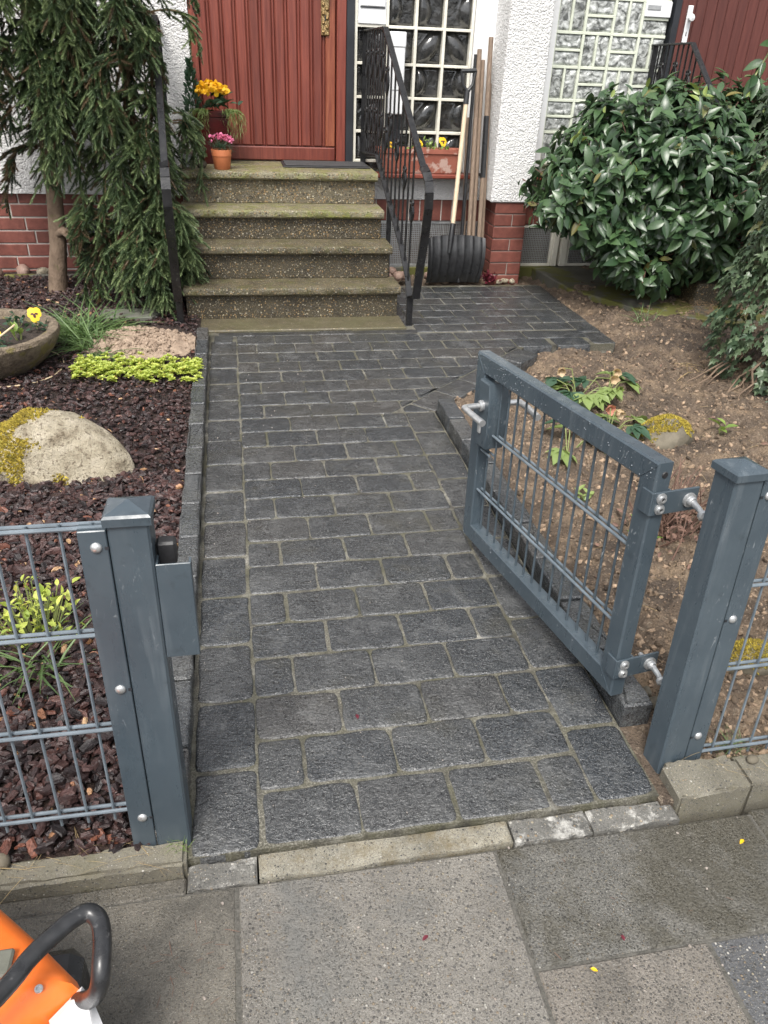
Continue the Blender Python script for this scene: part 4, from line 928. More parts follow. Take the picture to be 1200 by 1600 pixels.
lkm = MB().prism([(p[0], p[1]) for p in poly], -.052, .012, .004); lkm.v = [(x, z, y) for x, y, z in lkm.v]; lkm.f = [f[::-1] for f in lkm.f]
lkb = lkm.build('lock_case', 'steel', gt)
for sgn, nm in ((1, 'path'), (-1, 'garden')):
    y0 = .012 if sgn > 0 else -.052; hx = GL - FW - .028
    h = MB().tube([(hx, y0, .555), (hx, y0 + sgn * .052, .555), (hx - .012, y0 + sgn * .062, .5548)], [.0095, .009, .009], 10).tube([(hx - .002, y0 + sgn * .06, .555), (hx - .05, y0 + sgn * .061, .553), (hx - .118, y0 + sgn * .057, .548)], [.0098, .0095, .0105], 10).lathe([(.0, .0), (.017, 0), (.017, .008), (.011, .012)], 14)
    ring = h
    ring.v[-4 * 14:] = [tuple(Matrix.Translation((hx, y0, .555)) @ Matrix.Rotation(R(-90 * sgn), 4, 'X') @ Vector(p)) for p in ring.v[-4 * 14:]]
    ring.build('lever_handle', 'galv', gt, True)
MB().box((hx - .009, .012, .468), (hx + .009, .020, .50), .004).build('key_cylinder', 'galv', lkb)
for zc in (Z1 - .092, Z0 + .085):                       # strap hinges with eye bolts
    h = MB().box((-.006, -TH - .006, zc - .026), (FW * .55, .006, zc + .026), .0)
    hg = MB().box((-.0065, .0005, zc - .027), (.030, .0058, zc + .027), .0012).box((-.0065, -TH - .075, zc - .027), (-.0008, .0003, zc + .027), .0012).box((-.004, -TH - .0058, zc - .027), (.030, -TH - .0006, zc + .027), .0012).build('hinge', 'steel', gt)
    for dz in (.0125, -.0125):
        MB().lathe([(.0046, .003), (.0048, .0085), (.0078, .0082), (.0082, .003), (.0125, .0025), (.0125, 0)], 14).xform(Matrix.Translation((-.0065, -.018, zc + dz)) @ Matrix.Rotation(R(-90), 4, 'Y')).build('bolt', 'galv', hg, True); MB().lathe([(.0, .0045), (.0047, .0045)], 6).xform(Matrix.Translation((-.0065, -.018, zc + dz)) @ Matrix.Rotation(R(-90), 4, 'Y')).build('socket', 'rubber', hg)  # black disc in each bolt head paints the shade inside its socket
    eb = MB().tube([(.03, -TH - .052, zc), (-.008, -TH - .052, zc)], .006, 8).lathe([(.0, .015), (.0095, .015), (.011, .012), (.0112, .005), (.0165, .004), (.017, 0)], 14)
    eb.v[-6 * 14:] = [tuple(Matrix.Translation((-.0068, -TH - .052, zc)) @ Matrix.Rotation(R(-90), 4, 'Y') @ Vector(p)) for p in eb.v[-6 * 14:]]
    eb.tube([(-.02, -TH - .052, zc - .001), (-.045, -TH - .050, zc - .006), (-.06, -TH - .047, zc - .012), (-.098, -TH - .04, zc - .012)], [.0075, .0065, .0065, .0065], 10).tube([(-.050, -TH - .049, zc - .008), (-.056, -TH - .048, zc - .010), (-.064, -TH - .046, zc - .012), (-.070, -TH - .045, zc - .012)], [.004, .0115, .0115, .004], 12)
    eb.build('eye_bolt', 'galv', hg, True)
ang = math.atan2(.987, -.16)
gt.matrix_world = Matrix.Translation((.850, .226, 0)) @ LEAN @ Matrix.Rotation(ang, 4, 'Z')
n = 230; gx_ = np.where(npr.random(n) < .6, GL - .35 * npr.random(n) ** 1.5, GL * npr.random(n)); gz_ = np.where(npr.random(n) < .8, Z1 - .003 - .05 * npr.random(n), Z0 + .003 + .05 * npr.random(n)); s_ = .0008 + .0013 * npr.random(n) ** 2
vobj_ = obj('water_drops', np_mesh('water_drops', *scatter(ICO1[0], ICO1[1], np.tile(np.eye(3), (n, 1, 1)), np.stack([gx_, np.full(n, .0006), gz_], 1), np.stack([s_, s_ * .6, s_], 1)), 'drop', True), gt, kind='stuff')
#==MARK_B
# ------------------------------------------------------------------ plants
def leaf_template(n=5, w=.36, fold=.10, droop=.16, prof=None):
    ys = np.linspace(0, 1, n); pr = prof if prof is not None else np.sin(np.pi * np.clip(ys, 0, 1) ** .85) ** .8
    V = []
    for y, p in zip(ys, pr):
        z = -droop * y * y; h = max(p, .03) * w / 2; V += [(-h, y, z + fold * h * 2), (0, y, z), (h, y, z + fold * h * 2)]
    F = []
    for i in range(n - 1): F += [(i * 3, i * 3 + 1, i * 3 + 4, i * 3 + 3), (i * 3 + 1, i * 3 + 2, i * 3 + 5, i * 3 + 4)]
    return np.array(V), np.array(F)
LT = [leaf_template(6, .40, .22, .22), leaf_template(6, .46, .14, .36), leaf_template(6, .37, .30, .08)]
BL = leaf_template(4, .032, .3, .55, np.array([.8, 1, .8, .1]))           # grass blade
SM = leaf_template(4, .5, .2, .2)
def unit(a): return a / np.maximum(np.linalg.norm(a, axis=1, keepdims=True), 1e-6)
def leaves(T, p, d, n, ln): return scatter(T[0], T[1], frames(d, n), p, ln)
def rnd_dirs(k, up0, up1):
    az = npr.uniform(0, 6.283, k); el = npr.uniform(up0, up1, k); return np.stack([np.cos(az) * np.cos(el), np.sin(az) * np.cos(el), np.sin(el)], 1)
def vobj(name, VF, mat, parent=None, smooth=True, kind=None): return obj(name, np_mesh(name, VF[0], VF[1], mat, smooth), parent, kind=kind)
def single_leaves(T, p, d, n, ln, mat, parent, name='leaf'):
    """each leaf an object of its own, sharing a few meshes"""
    ms = [np_mesh(name, t[0], t[1], mat, True) for t in T]; f = frames(d, n)
    for i in range(len(p)):
        o = obj(name, ms[i % len(ms)], parent); m = Matrix([list(r_) for r_ in f[i]]).to_4x4() @ Matrix.Scale(float(ln[i]), 4); m.translation = Vector(p[i]) - parent.location; o.matrix_local = m

# weeping spruce
tr = thing('weeping_spruce', 'dark green weeping spruce trained on two stems beside the steps', 'tree')
def brush(seed, n=120):
    r = np.random.default_rng(seed); V = [(.16, 0, 0), (-.08, 0, .14), (-.08, 0, -.14), (.08, 1, 0), (-.05, 1, .07), (-.05, 1, -.07)]; F = [(0, 1, 4), (0, 4, 3), (1, 2, 5), (1, 5, 4), (2, 0, 3), (2, 3, 5)]
    for k in range(n):
        y = .0 + 1.0 * (k + r.random()) / n; a = r.uniform(0, 6.283); rad = r.uniform(.75, 1.05) * (1 - .6 * y ** 4); fw = r.uniform(.10, .20)
        c, s_ = math.cos(a), math.sin(a); o = len(V); w = .014
        V += [(0.05 * c - s_ * .11, y - w, .05 * s_ + c * .11), (.05 * c + s_ * .11, y + w, .05 * s_ - c * .11), (rad * c, y + fw, rad * s_)]; F.append((o, o + 1, o + 2))
    return np.array(V), np.array(F)
BR = [brush(i) for i in range(4)]
shP, shD, shL, wood = [], [], [], MB()
shT = []; _bt = [0.5]
def shoot(p, d, l): shP.append(p); shD.append(d.normalized()); shL.append(l); shT.append(_bt[0])
def branch(x0, y0, z0, az, out, drop, rise, step=.042, side=.15, xm=-.13):
    n = int((out + drop) / step) + 3; pts = []
    for k in range(n + 1):
        t = k / n; r_ = out * (1 - (1 - t) ** 2.2); z = z0 + rise * math.sin(min(1, t * 1.6) * math.pi / 2) * (1 - t) - drop * t ** 1.7
        pts.append(Vector((x0 + math.sin(az) * r_ + .015 * math.sin(9 * t + x0 * 40), y0 + math.cos(az) * r_ + .015 * math.cos(8 * t + z0 * 30), z)))
    pts = [p for p in pts if p.z > .08 and p.y < 4.58 and p.x < xm and not (p.x < -.92 and p.z < .56)]
    if len(pts) < 3: return
    _bt[0] = rng.gauss(.47, .17) if rng.random() > .05 else .02
    m_ = len(pts); wood.tube(pts, [.0055 * (1 - .8 * i / m_) for i in range(m_)], 4)
    for k in range(1, m_):
        p = pts[k]; d = (pts[k] - pts[k - 1]).normalized(); t = k / m_
        for sg in (-1, 1):
            if rng.random() < .42: continue
            sd = Vector((d.y, -d.x, 0)); sd = (sd.normalized() if sd.length > .05 else Vector((math.cos(az), -math.sin(az), 0))) * sg
            v = (d * rng.uniform(.3, .8) + sd * rng.uniform(.5, 1.0) + Vector((math.sin(az) * .3, math.cos(az) * .3 - .1, rng.uniform(-.55, .0)))).normalized()
            l = side * rng.uniform(.55, 1.15) * (1 - .45 * t); q = p.copy(); nn_ = max(2, int(l / .035)); st_ = l / nn_
            for j in range(nn_):
                v = (v + Vector((0, 0, -.10))).normalized(); q2 = q + v * st_
                s2 = v.cross(Vector((0, 0, 1))); s2 = s2.normalized() if s2.length > .05 else sd
                if j: 
                    for s3 in (-1, 1):
                        if rng.random() < .62: shoot(q, v * .75 + s2 * s3 * rng.uniform(.6, 1.1) + Vector((0, -.12, rng.uniform(-.45, .1))), rng.uniform(.04, .075))
                shoot(q, v, st_ * 1.15); q = q2
            shoot(q, v + Vector((0, 0, -.1)), rng.uniform(.05, .08))
        shoot(pts[k - 1], d, (pts[k] - pts[k - 1]).length * 1.1)
    shoot(pts[-1], pts[-1] - pts[-2], .08)
for k in range(30):                                     # left crown, over the bare stem
    az = rng.uniform(0, 6.283); z = rng.uniform(.85, 2.05)
    branch(-1.03, 4.2, z, az, rng.uniform(.15, .40), rng.uniform(.2, .5) if z < 1.4 else rng.uniform(.4, .75), rng.uniform(0, .12))
for k in range(10): branch(-1.15, 4.12, rng.uniform(.95, 1.6), rng.uniform(3.6, 5.4), rng.uniform(.2, .42), rng.uniform(.2, .45), .08)
for k in range(29):                                     # right curtain down to the ground
    az = rng.uniform(1.2, 5.2); z = rng.uniform(.5, 2.1)
    branch(-.57, 4.08, z, az, rng.uniform(.12, .32), min(z - .12, rng.uniform(.25, .7)), rng.uniform(0, .1), xm=-.30 if z > .9 else -.2)
for k in range(16): branch(-.70, 4.02, rng.uniform(.30, .66), rng.uniform(2.2, 4.6), rng.uniform(.16, .36), rng.uniform(.12, .34), .1)
for k in range(24):
    z = rng.uniform(.28, 1.75); branch(-.46, 3.95, z, rng.uniform(1.6, 3.9), rng.uniform(.14, .40), rng.uniform(.12, .4), .08, xm=-.33 if z > .85 else -.20)
for k in range(16): branch(-.80, 4.12, rng.uniform(.95, 2.1), rng.uniform(2.0, 4.4), rng.uniform(.14, .36), rng.uniform(.25, .5), .10)
for k in range(3): branch(-.30, 4.12, rng.uniform(.9, 1.1), rng.uniform(1.2, 2.0), rng.uniform(.10, .2), rng.uniform(.1, .3), .04, xm=-.14)
for k in range(16): branch(-.42, 3.78, rng.uniform(.30, .66), rng.uniform(1.9, 3.7), rng.uniform(.14, .30), rng.uniform(.12, .3), .06, xm=-.17)
branch(-.34, 4.16, 1.55, 1.7, .22, .16, .06, xm=-.08); branch(-.34, 4.14, 1.72, 1.8, .24, .18, .06, xm=-.07)
p = np.array([v[:] for v in shP]); d = np.array([v[:] for v in shD]); ln = np.array(shL); tn_b = np.array(shT)
k_ = (p[:, 2] + d[:, 2] * ln > .045) & (p[:, 0] + d[:, 0] * ln < np.where(p[:, 2] > 1.12, np.where((p[:, 2] > 1.35) & (p[:, 2] < 1.8) & (p[:, 1] > 4.05), -.09, -.285), -.11)) & (p[:, 1] + d[:, 1] * ln < 4.63); k_ &= ~((p[:, 0] < -.90) & (p[:, 2] + d[:, 2] * ln < .47)); p, d, ln, tn_b = p[k_], d[k_], ln[k_], tn_b[k_]
VF = []
for q in range(4):
    s_ = slice(q, None, 4); m_ = len(p[s_]); rad = np.random.default_rng(q).uniform(.0115, .0155, m_)
    VF.append(scatter(BR[q][0], BR[q][1], frames(d[s_], npr.normal(size=(m_, 3))), p[s_], np.stack([rad, ln[s_], rad], 1)))
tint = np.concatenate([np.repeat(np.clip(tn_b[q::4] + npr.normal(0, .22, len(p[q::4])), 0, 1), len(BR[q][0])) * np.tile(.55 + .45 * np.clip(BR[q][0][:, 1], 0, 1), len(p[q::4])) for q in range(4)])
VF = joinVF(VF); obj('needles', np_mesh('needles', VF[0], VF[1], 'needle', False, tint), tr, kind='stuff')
wood.build('twig', 'twig', tr, True, kind='stuff')
MB().tube([(-1.105, 4.19, -.05), (-1.10, 4.19, .04), (-1.085, 4.18, .14), (-1.055, 4.18, .30), (-1.045, 4.19, .40), (-1.03, 4.2, .60), (-1.02, 4.2, 1.2), (-1.0, 4.22, 2.2)], [.075, .060, .056, .050, .052, .045, .035, .02], 14).build('trunk', 'bark_t', tr, True)
MB().tube([(-1.05, 4.17, .37), (-1.0, 4.13, .40), (-.93, 4.10, .35), (-.86, 4.08, .27), (-.76, 4.06, .20), (-.66, 4.05, .22)], [.030, .026, .024, .021, .016, .010], 10).build('limb', 'bark_t', tr, True)
MB().tube([(-.545, 4.08, -.05), (-.545, 4.08, .05), (-.54, 4.09, .4), (-.52, 4.1, 1.2), (-.5, 4.12, 2.1)], [.052, .045, .036, .028, .012], 12).build('trunk', 'bark_t', tr, True)

# laurel bush
lau = thing('laurel_bush', 'big glossy dark green laurel bush in front of the glass bricks', 'bush', (2.85, 3.98, 0))
N = 1500; u = unit(npr.normal(size=(N * 5, 3))); rr = np.where(npr.random(N * 5) < .7, npr.uniform(.9, 1.0, N * 5), npr.uniform(.6, .9, N * 5))
lump = 1 + .035 * npr.normal(size=len(u)) + .14 * np.sin(u[:, 0] * 6 + 1) * np.cos(u[:, 2] * 5) + .08 * np.sin(u[:, 0] * 13 + u[:, 2] * 11)
c0 = np.array([2.92, 3.93, .69]); P0 = c0 + u * np.array([1.0, .56, .62]) * (rr * lump)[:, None]
ok = (P0[:, 2] > .10) & (P0[:, 2] < 1.36) & (P0[:, 1] < 4.52) & (P0[:, 0] > 2.56 - (P0[:, 2] - .17) * 1.5) & (P0[:, 0] > 1.93) & ((P0[:, 1] < 4.15) | (P0[:, 2] > .6)) & (P0[:, 0] < 3.8)
P0, u = P0[ok][:N], u[ok][:N]; K = 8
tp = np.repeat(P0, K, 0); tn = np.repeat(u, K, 0); k = len(tp)
ta = npr.uniform(0, 6.283, k); a = unit(np.cross(tn, np.array([.1, .2, 1.0]))); b_ = np.cross(tn, a)
tan = a * np.cos(ta)[:, None] + b_ * np.sin(ta)[:, None]
dd = unit(tn * npr.uniform(.1, .9, (k, 1)) + tan * .85 + np.array([0, -.08, -.38]) + npr.normal(0, .12, (k, 3))); nn = unit(tn * .8 + np.array([0, -.15, .75]) + npr.normal(0, .18, (k, 3)))
ll = .062 + .062 * npr.random(k) ** 1.3; pp = tp + tn * npr.uniform(-.11, .02, (k, 1)) + npr.normal(0, .018, (k, 3)); tip = pp + dd * ll[:, None]
ok = (tip[:, 2] > .05) & (tip[:, 1] < 4.60) & (tip[:, 0] > 1.88); pp, dd, nn, ll = pp[ok], dd[ok], nn[ok], ll[ok]
order = np.argsort(pp[:, 1] - .35 * pp[:, 2] - .1 * npr.random(len(pp))); nlp = 290
vis = order[:nlp * 4]; npr.shuffle(vis); front = vis[:nlp]; msk = np.ones(len(pp), bool); msk[front] = False
single_leaves(LT, pp[front], dd[front], nn[front], ll[front], 'laurel', lau)
rest = np.where(msk)[0]; VF = [leaves(LT[q], pp[rest[q::3]], dd[rest[q::3]], nn[rest[q::3]], ll[rest[q::3]]) for q in range(3)]
V, F = joinVF(VF); V = V - np.array(lau.location)
vobj('foliage', (V, F), 'laurel', lau, True, 'stuff')
st_ = MB()
for i in range(0, len(P0), 3):
    q = Vector(P0[i]) - lau.location; b0 = Vector((rng.uniform(-.12, .12), rng.uniform(-.1, .1), rng.uniform(.02, .3))); st_.tube([b0, b0.lerp(q, .5) + Vector((0, 0, .08)), q], [.011, .007, .003], 5)
st_.build('branch', 'drytwig', lau, True, kind='stuff')
tl = np.array([[2.40, 3.49, .83], [2.06, 3.75, 1.0], [2.72, 3.60, 1.27], [2.45, 3.72, 1.27], [3.0, 3.6, 1.28], [2.2, 3.7, 1.2], [2.62, 3.55, .93]]); m_ = 26
ip = npr.integers(0, len(tl), m_); p = tl[ip] + npr.normal(0, .02, (m_, 3)); single_leaves([LT[0]], p - 0, unit(rnd_dirs(m_, .2, 1.3)), rnd_dirs(m_, .2, 1.2), npr.uniform(.045, .085, m_), 'laurelt', lau, 'young_leaf')

# ivy
iv = thing('ivy', 'ivy with small pointed leaves climbing at the right edge over dry roots', 'climber', (2.90, 2.33, 0))
IV = np.array([(0, 0, 0), (.22, -.12, .02), (.42, .12, -.03), (.22, .30, .02), (.34, .62, -.05), (.13, .62, .02), (0, 1.0, -.12), (-.13, .62, .02), (-.34, .62, -.05), (-.22, .30, .02), (-.42, .12, -.03), (-.22, -.12, .02), (0, .35, -.01)])
IF = np.array([(i, (i + 1) % 12, 12) for i in range(12)])
N = 3200; zz = 1.85 * npr.random(N) ** .95; az = npr.uniform(2.3, 5.3, N)
rad = (.40 + .02 * zz + .05 * np.sin(zz * 7 + az * 2) + .05 * np.sin(az * 5)) * np.where(npr.random(N) < .75, npr.uniform(.93, 1.05, N), npr.uniform(.7, .93, N))
un = np.stack([np.cos(az), np.sin(az), np.zeros(N)], 1); ip = un * rad[:, None] + np.stack([0 * zz, 0 * zz, zz + .03], 1)
dn = unit(np.array([0, 0, -1.0]) + .55 * un + npr.normal(0, .45, (N, 3))); nn = unit(un + np.array([0, 0, .65]) + npr.normal(0, .28, (N, 3))); il = npr.uniform(.036, .072, N)
sel = np.where((un[:, 0] < .1) & (un[:, 1] < .45) & (zz < 1.3))[0]; npr.shuffle(sel); sel = sel[:280]; msk = np.ones(N, bool); msk[sel] = False
single_leaves([(IV, IF)], ip[sel] + np.array(iv.location), dn[sel], nn[sel], il[sel], 'ivy', iv)
vobj('foliage', leaves((IV, IF), ip[msk], dn[msk], nn[msk], il[msk]), 'ivy', iv, False, 'stuff')
MB().tube([(.06, 0, -.1), (.04, .02, .5), (.06, 0, 1.2), (.03, 0, 1.9)], [.26, .25, .25, .2], 10).build('stump', 'bark_t', iv, True)
for q in range(22):
    a = rng.uniform(2.9, 5.0); pts = [Vector((math.cos(a) * .25, math.sin(a) * .25, .22))]
    for k in range(5): pts.append(pts[-1] + Vector((math.cos(a) * .06 + rng.uniform(-.05, .05), math.sin(a) * .05 + rng.uniform(-.05, .05), -.045 + rng.uniform(-.012, .012))))
    MB().tube(pts, [.008, .007, .006, .005, .004, .002], 6).build('root', 'bark_t', iv, True)
hb = thing('overhanging_branch', 'drooping leafy twig hanging in at the top right corner', 'branch', (2.50, 2.5, 1.82))
bp = np.array([(-.00 - .03 * k, -.01 * k, -.055 * k) for k in range(9)]); q_ = np.repeat(bp, 4, 0)
MB().tube([(.25, .1, .18), (.1, .03, .1)] + [tuple(x) for x in bp], .004, 6).build('stem', 'stemg', hb, True)
single_leaves(LT, q_ + np.array(hb.location), unit(np.array([-.2, -.3, -.9]) + npr.normal(0, .4, (len(q_), 3))), unit(np.array([-.4, -.8, .4]) + npr.normal(0, .3, (len(q_), 3))), npr.uniform(.07, .12, len(q_)), 'laurel', hb)

# small plants
def sprig(name, label, cat, loc, mat, n, ln, up=(.2, 1.1), T=None, spread=.03, h=.04, stem=True, group=None):
    t = thing(name, label, cat, loc, group); p = np.stack([npr.normal(0, spread, n), npr.normal(0, spread, n), npr.uniform(.2, 1, n) * h], 1)
    d_ = rnd_dirs(n, *up); VF = leaves(T or SM, p, d_, unit(np.array([0, 0, 1.0]) + npr.normal(0, .25, (n, 3))), npr.uniform(*ln, n)); vobj('leaves', VF, mat, t)
    if stem:
        m = MB()
        for i in range(0, n, 2): m.tube([(p[i][0] * .4, p[i][1] * .4, -.02), tuple(p[i])], .0018, 5)
        m.build('stems', 'stemg', t, kind='stuff')
    return t
def tuft(label, loc, n, ln, mat='grass', spread=.05, lean=(.35, 1.25), group=None, bias=(0, 0, 0)):
    t = thing('grass_tuft', label, 'grass', loc, group); p = np.stack([npr.normal(0, spread, n), npr.normal(0, spread, n), np.zeros(n)], 1)
    d_ = unit(rnd_dirs(n, *lean) + np.array(bias)); vobj('blades', leaves(BL, p, d_, np.tile([0, 0, 1.0], (n, 1)) + npr.normal(0, .2, (n, 3)), npr.uniform(*ln, n)), mat, t); return t
tuft('larger dark green grass tuft right behind the stone bowl', (-.80, 3.20, .02), 380, (.14, .30), spread=.05, lean=(.35, 1.0), bias=(.15, -.1, 0))
tuft('pale green grass tuft between stone bowl and yellow green stonecrop', (-.72, 2.98, .02), 240, (.14, .28), spread=.03, lean=(.2, .8), bias=(.3, -.25, 0))
tuft('long bladed grass tuft behind the left wire fence', (-.53, .58, .03), 60, (.10, .22), spread=.02, lean=(.1, 1.1))
tuft('wispy pale grass beside the laurel on brown soil', (2.48, 2.58, .0), 30, (.08, .18), 'dryg', .04, (.05, .7))
tuft('green weed tuft at the foot of the laurel', (2.51, 3.30, .02), 45, (.07, .16), 'grass', .03, (.1, 1.2))
tuft('tiny green tuft at the corner of the kerb by the latch post', (-.160, .02, .012), 30, (.012, .028), 'fresh', .008, (.3, 1.4))
tuft('small grass tuft on the kerb next to the hinge post', (1.10, .085, .02), 40, (.02, .05), 'grass', .02, (.2, 1.3))
# yellow green stonecrop mat
sd_ = thing('stonecrop_patch', 'yellow green stonecrop mat beside the stone edging', 'ground cover', (-.46, 2.66, .02))
n = 380; x = npr.uniform(-.31, .28, n); y = npr.normal(0, .085, n) - .12 * x; ok = (np.abs(y + .12 * x) < .17) & (((x - .12) ** 2 + (y - .02) ** 2) > .0016); x, y = x[ok], y[ok]; n = len(x)
K = 14; rp = np.repeat(np.stack([x, y, npr.uniform(.02, .05, n)], 1), K, 0); rl = np.tile(np.linspace(0, 1, K), n)
azr = np.tile(np.arange(K) * 2.4, n) + np.repeat(npr.uniform(0, 6.28, n), K); el = .15 + 1.15 * rl
d_ = np.stack([np.cos(azr) * np.cos(el), np.sin(azr) * np.cos(el), np.sin(el)], 1)
vobj('rosettes', leaves(leaf_template(4, .55, .25, .1), rp, d_, np.tile([0, 0, 1.0], (n * K, 1)) + npr.normal(0, .2, (n * K, 3)), (.024 - .009 * rl) * npr.uniform(.7, 1.3, n * K)), 'sedum', sd_, True, 'stuff')
# hellebores
def hellebore(loc, nl, fl, label, seed):
    r = random.Random(seed); t = thing('hellebore', label, 'flower', loc)
    for i in range(nl):
        az = r.uniform(0, 6.28); h = r.uniform(.03, .09); tip = Vector((math.cos(az) * r.uniform(.06, .16), math.sin(az) * r.uniform(.06, .14), h))
        MB().tube([(0, 0, -.02), tuple(tip * .6 + Vector((0, 0, .02))), tuple(tip)], .0025, 5).build('stalk', 'stemg', t, True)
        k = 5; aa = np.array([az + (j - 2) * .62 for j in range(k)]); dd_ = np.stack([np.cos(aa), np.sin(aa), np.full(k, -.12)], 1)
        single_leaves([SM], np.tile(np.array(tip) + np.array(loc), (k, 1)), unit(dd_), np.tile([0, 0, 1.0], (k, 1)) + npr.normal(0, .2, (k, 3)), npr.uniform(.065, .105, k), 'hell' if i % 4 else 'bluegreen', t)
    for (dx, dy, h, mat) in fl:
        MB().tube([(0, 0, 0), (dx * .5, dy * .5, h * 1.1), (dx, dy, h)], .0025, 5).build('stalk', 'stemg', t, True)
        k = 5; aa = np.arange(k) * 1.2566 + r.uniform(0, 1); ax = unit(np.array([[r.uniform(-.6, .4), -.8, r.uniform(-.5, .2)]]))[0]
        u1 = unit(np.cross(ax, [0, 0, 1.0])[None])[0]; u2 = np.cross(ax, u1); dd_ = .8 * (np.cos(aa)[:, None] * u1 + np.sin(aa)[:, None] * u2) + .75 * ax
        single_leaves([leaf_template(5, .8, .16, -.3)], np.tile(np.array([dx, dy, h]) + np.array(loc), (k, 1)), unit(dd_), np.tile(ax, (k, 1)), npr.uniform(.038, .05, k), mat, t, 'petal')
    return t
hellebore((1.60, 2.20, 0), 11, [(-.06, .10, .13, 'blush'), (.17, .02, .10, 'blush'), (.18, -.02, .06, 'laurelt')], 'largest hellebore with pale blush flowers in the brown soil', 3)
hellebore((1.58, 1.80, 0), 5, [(.02, .09, .10, 'blushp'), (.06, .08, .09, 'blush'), (-.06, .03, .07, 'laurelt')], 'small hellebore with a pink and yellow flower behind the gate', 4)
hellebore((1.335, 1.66, 0), 5, [], 'flowerless hellebore with pale leaves seen through the gate bars', 8)
hellebore((1.80, 2.28, 0), 5, [(.05, .06, .09, 'blush')], 'low hellebore beside the largest one, nearest the ivy', 12)
sprig('weed', 'small green weed rosette in the soil behind the gate latch', 'plant', (1.22, 1.25, .01), 'hell', 10, (.03, .05), (.1, .7), spread=.012)
sprig('sprout', 'two leaved green sprout at the foot of the ivy roots', 'plant', (2.10, 1.77, .01), 'fresh', 5, (.05, .075), (.2, .8), spread=.012)
sprig('sprout', 'bright yellow green sprout at the base of the dry shrub', 'plant', (1.30, .93, .0), 'fresh', 9, (.04, .07), (.3, 1.2), spread=.015, h=.09)
sprig('sprout', 'small round leaved seedling in the mulch in front of the spruce', 'plant', (-.83, 3.92, .03), 'fresh', 16, (.022, .038), (.0, .5), spread=.06, h=.12)
sprig('spurge', 'yellow green spurge bush behind the left wire fence', 'plant', (-.56, .70, .02), 'sedum', 170, (.018, .034), (.1, 1.4), spread=.055, h=.15)
sprig('sprout', 'pale seedling between the spruce stems', 'plant', (-.74, 4.36, .03), 'fresh', 12, (.04, .07), (.2, 1.1), spread=.03, h=.08)
ds = thing('dry_shrub', 'leafless dry purple brown shrub behind the hinge post', 'shrub', (1.43, 1.02, 0))
for k in range(105):
    a = rng.uniform(0, 6.28); l_ = rng.uniform(.08, .30); p0 = Vector((rng.gauss(0, .055), rng.gauss(0, .055), -.01)); v = Vector((math.cos(a) * .5, math.sin(a) * .5, rng.uniform(.5, 1.3))).normalized()
    MB().tube([p0, p0 + v * l_ * .5 + Vector((rng.uniform(-.02, .02), rng.uniform(-.02, .02), 0)), p0 + v * l_], [.0035, .0025, .0012], 5).build('twig', 'drytwig', ds)
vobj('dry_leaves', leaves(SM, np.stack([npr.normal(0, .07, 260), npr.normal(0, .07, 260), npr.uniform(.0, .15, 260)], 1), rnd_dirs(260, -.3, 1.0), rnd_dirs(260, .2, 1.4), npr.uniform(.012, .032, 260)), 'drytwig', ds, True, 'stuff')
dl = (npr.normal(0, .14, 500), npr.normal(0, .10, 500))
vobj('leaf_litter', leaves(BL, np.stack([3.08 + dl[0], 3.42 + dl[1], npr.uniform(.03, .10, 500)], 1), rnd_dirs(500, -.3, .6), rnd_dirs(500, .2, 1.4), npr.uniform(.03, .09, 500)), 'twig', None, False, 'stuff')
nn_ = 46; ndl = leaves((BL[0] * [.35, 1, .35], BL[1]), np.stack([npr.uniform(-.62, -.17, nn_), npr.uniform(-.015, .06, nn_), npr.uniform(.017, .03, nn_)], 1), unit(np.stack([npr.normal(0, 1, nn_), npr.normal(0, .35, nn_), npr.normal(0, .08, nn_)], 1)), np.tile([0, 0, 1.0], (nn_, 1)), npr.uniform(.03, .10, nn_))
nd2 = leaves((BL[0] * [.35, 1, .35], BL[1]), np.stack([npr.uniform(1.0, 1.4, 20), npr.uniform(.0, .07, 20), npr.uniform(.033, .045, 20)], 1), unit(np.stack([npr.normal(0, 1, 20), npr.normal(0, .35, 20), npr.normal(0, .08, 20)], 1)), np.tile([0, 0, 1.0], (20, 1)), npr.uniform(.03, .09, 20))
vobj('dry_needles', joinVF([ndl, nd2]), 'dryg', None, False, 'stuff')

n = 420; lx = npr.uniform(.98, 2.6, n); ly = .12 + npr.random(n) ** 1.3 * 3.6; ok = ~inpoly(lx, ly, SOILHOLE); lx, ly = lx[ok], ly[ok]; n = len(lx)
LV = leaves((BL[0] * [.8, 1, .5], BL[1]), np.stack([lx, ly, soil_z(lx, ly) + .006], 1), unit(np.stack([npr.normal(0, 1, n), npr.normal(0, 1, n), npr.normal(.05, .15, n)], 1)), np.tile([0, 0, 1.0], (n, 1)) + npr.normal(0, .3, (n, 3)), npr.uniform(.015, .07, n))
k = n // 3; L2 = leaves(SM, np.stack([lx[:k] + .03, ly[:k] - .02, soil_z(lx[:k] + .03, ly[:k] - .02) + .006], 1), unit(np.stack([npr.normal(0, 1, k), npr.normal(0, 1, k), npr.normal(0, .2, k)], 1)), np.tile([0, 0, 1.0], (k, 1)) + npr.normal(0, .35, (k, 3)), npr.uniform(.012, .03, k))
vobj('plant_litter', LV, 'dryg', None, False, 'stuff'); vobj('leaf_litter', L2, 'drytwig', None, False, 'stuff')
n = 300; mx_ = npr.normal(1.18, .13, n); my_ = .075 + np.abs(npr.normal(0, .03, n)); ok = mx_ > 1.0; mx_, my_ = mx_[ok], my_[ok]; n = len(mx_)
vobj('moss_tufts', leaves(BL, np.stack([mx_, my_, soil_z(mx_, my_)], 1), rnd_dirs(n, .5, 1.5), rnd_dirs(n, 0, 1), npr.uniform(.006, .02, n)), 'grass', None, False, 'stuff')

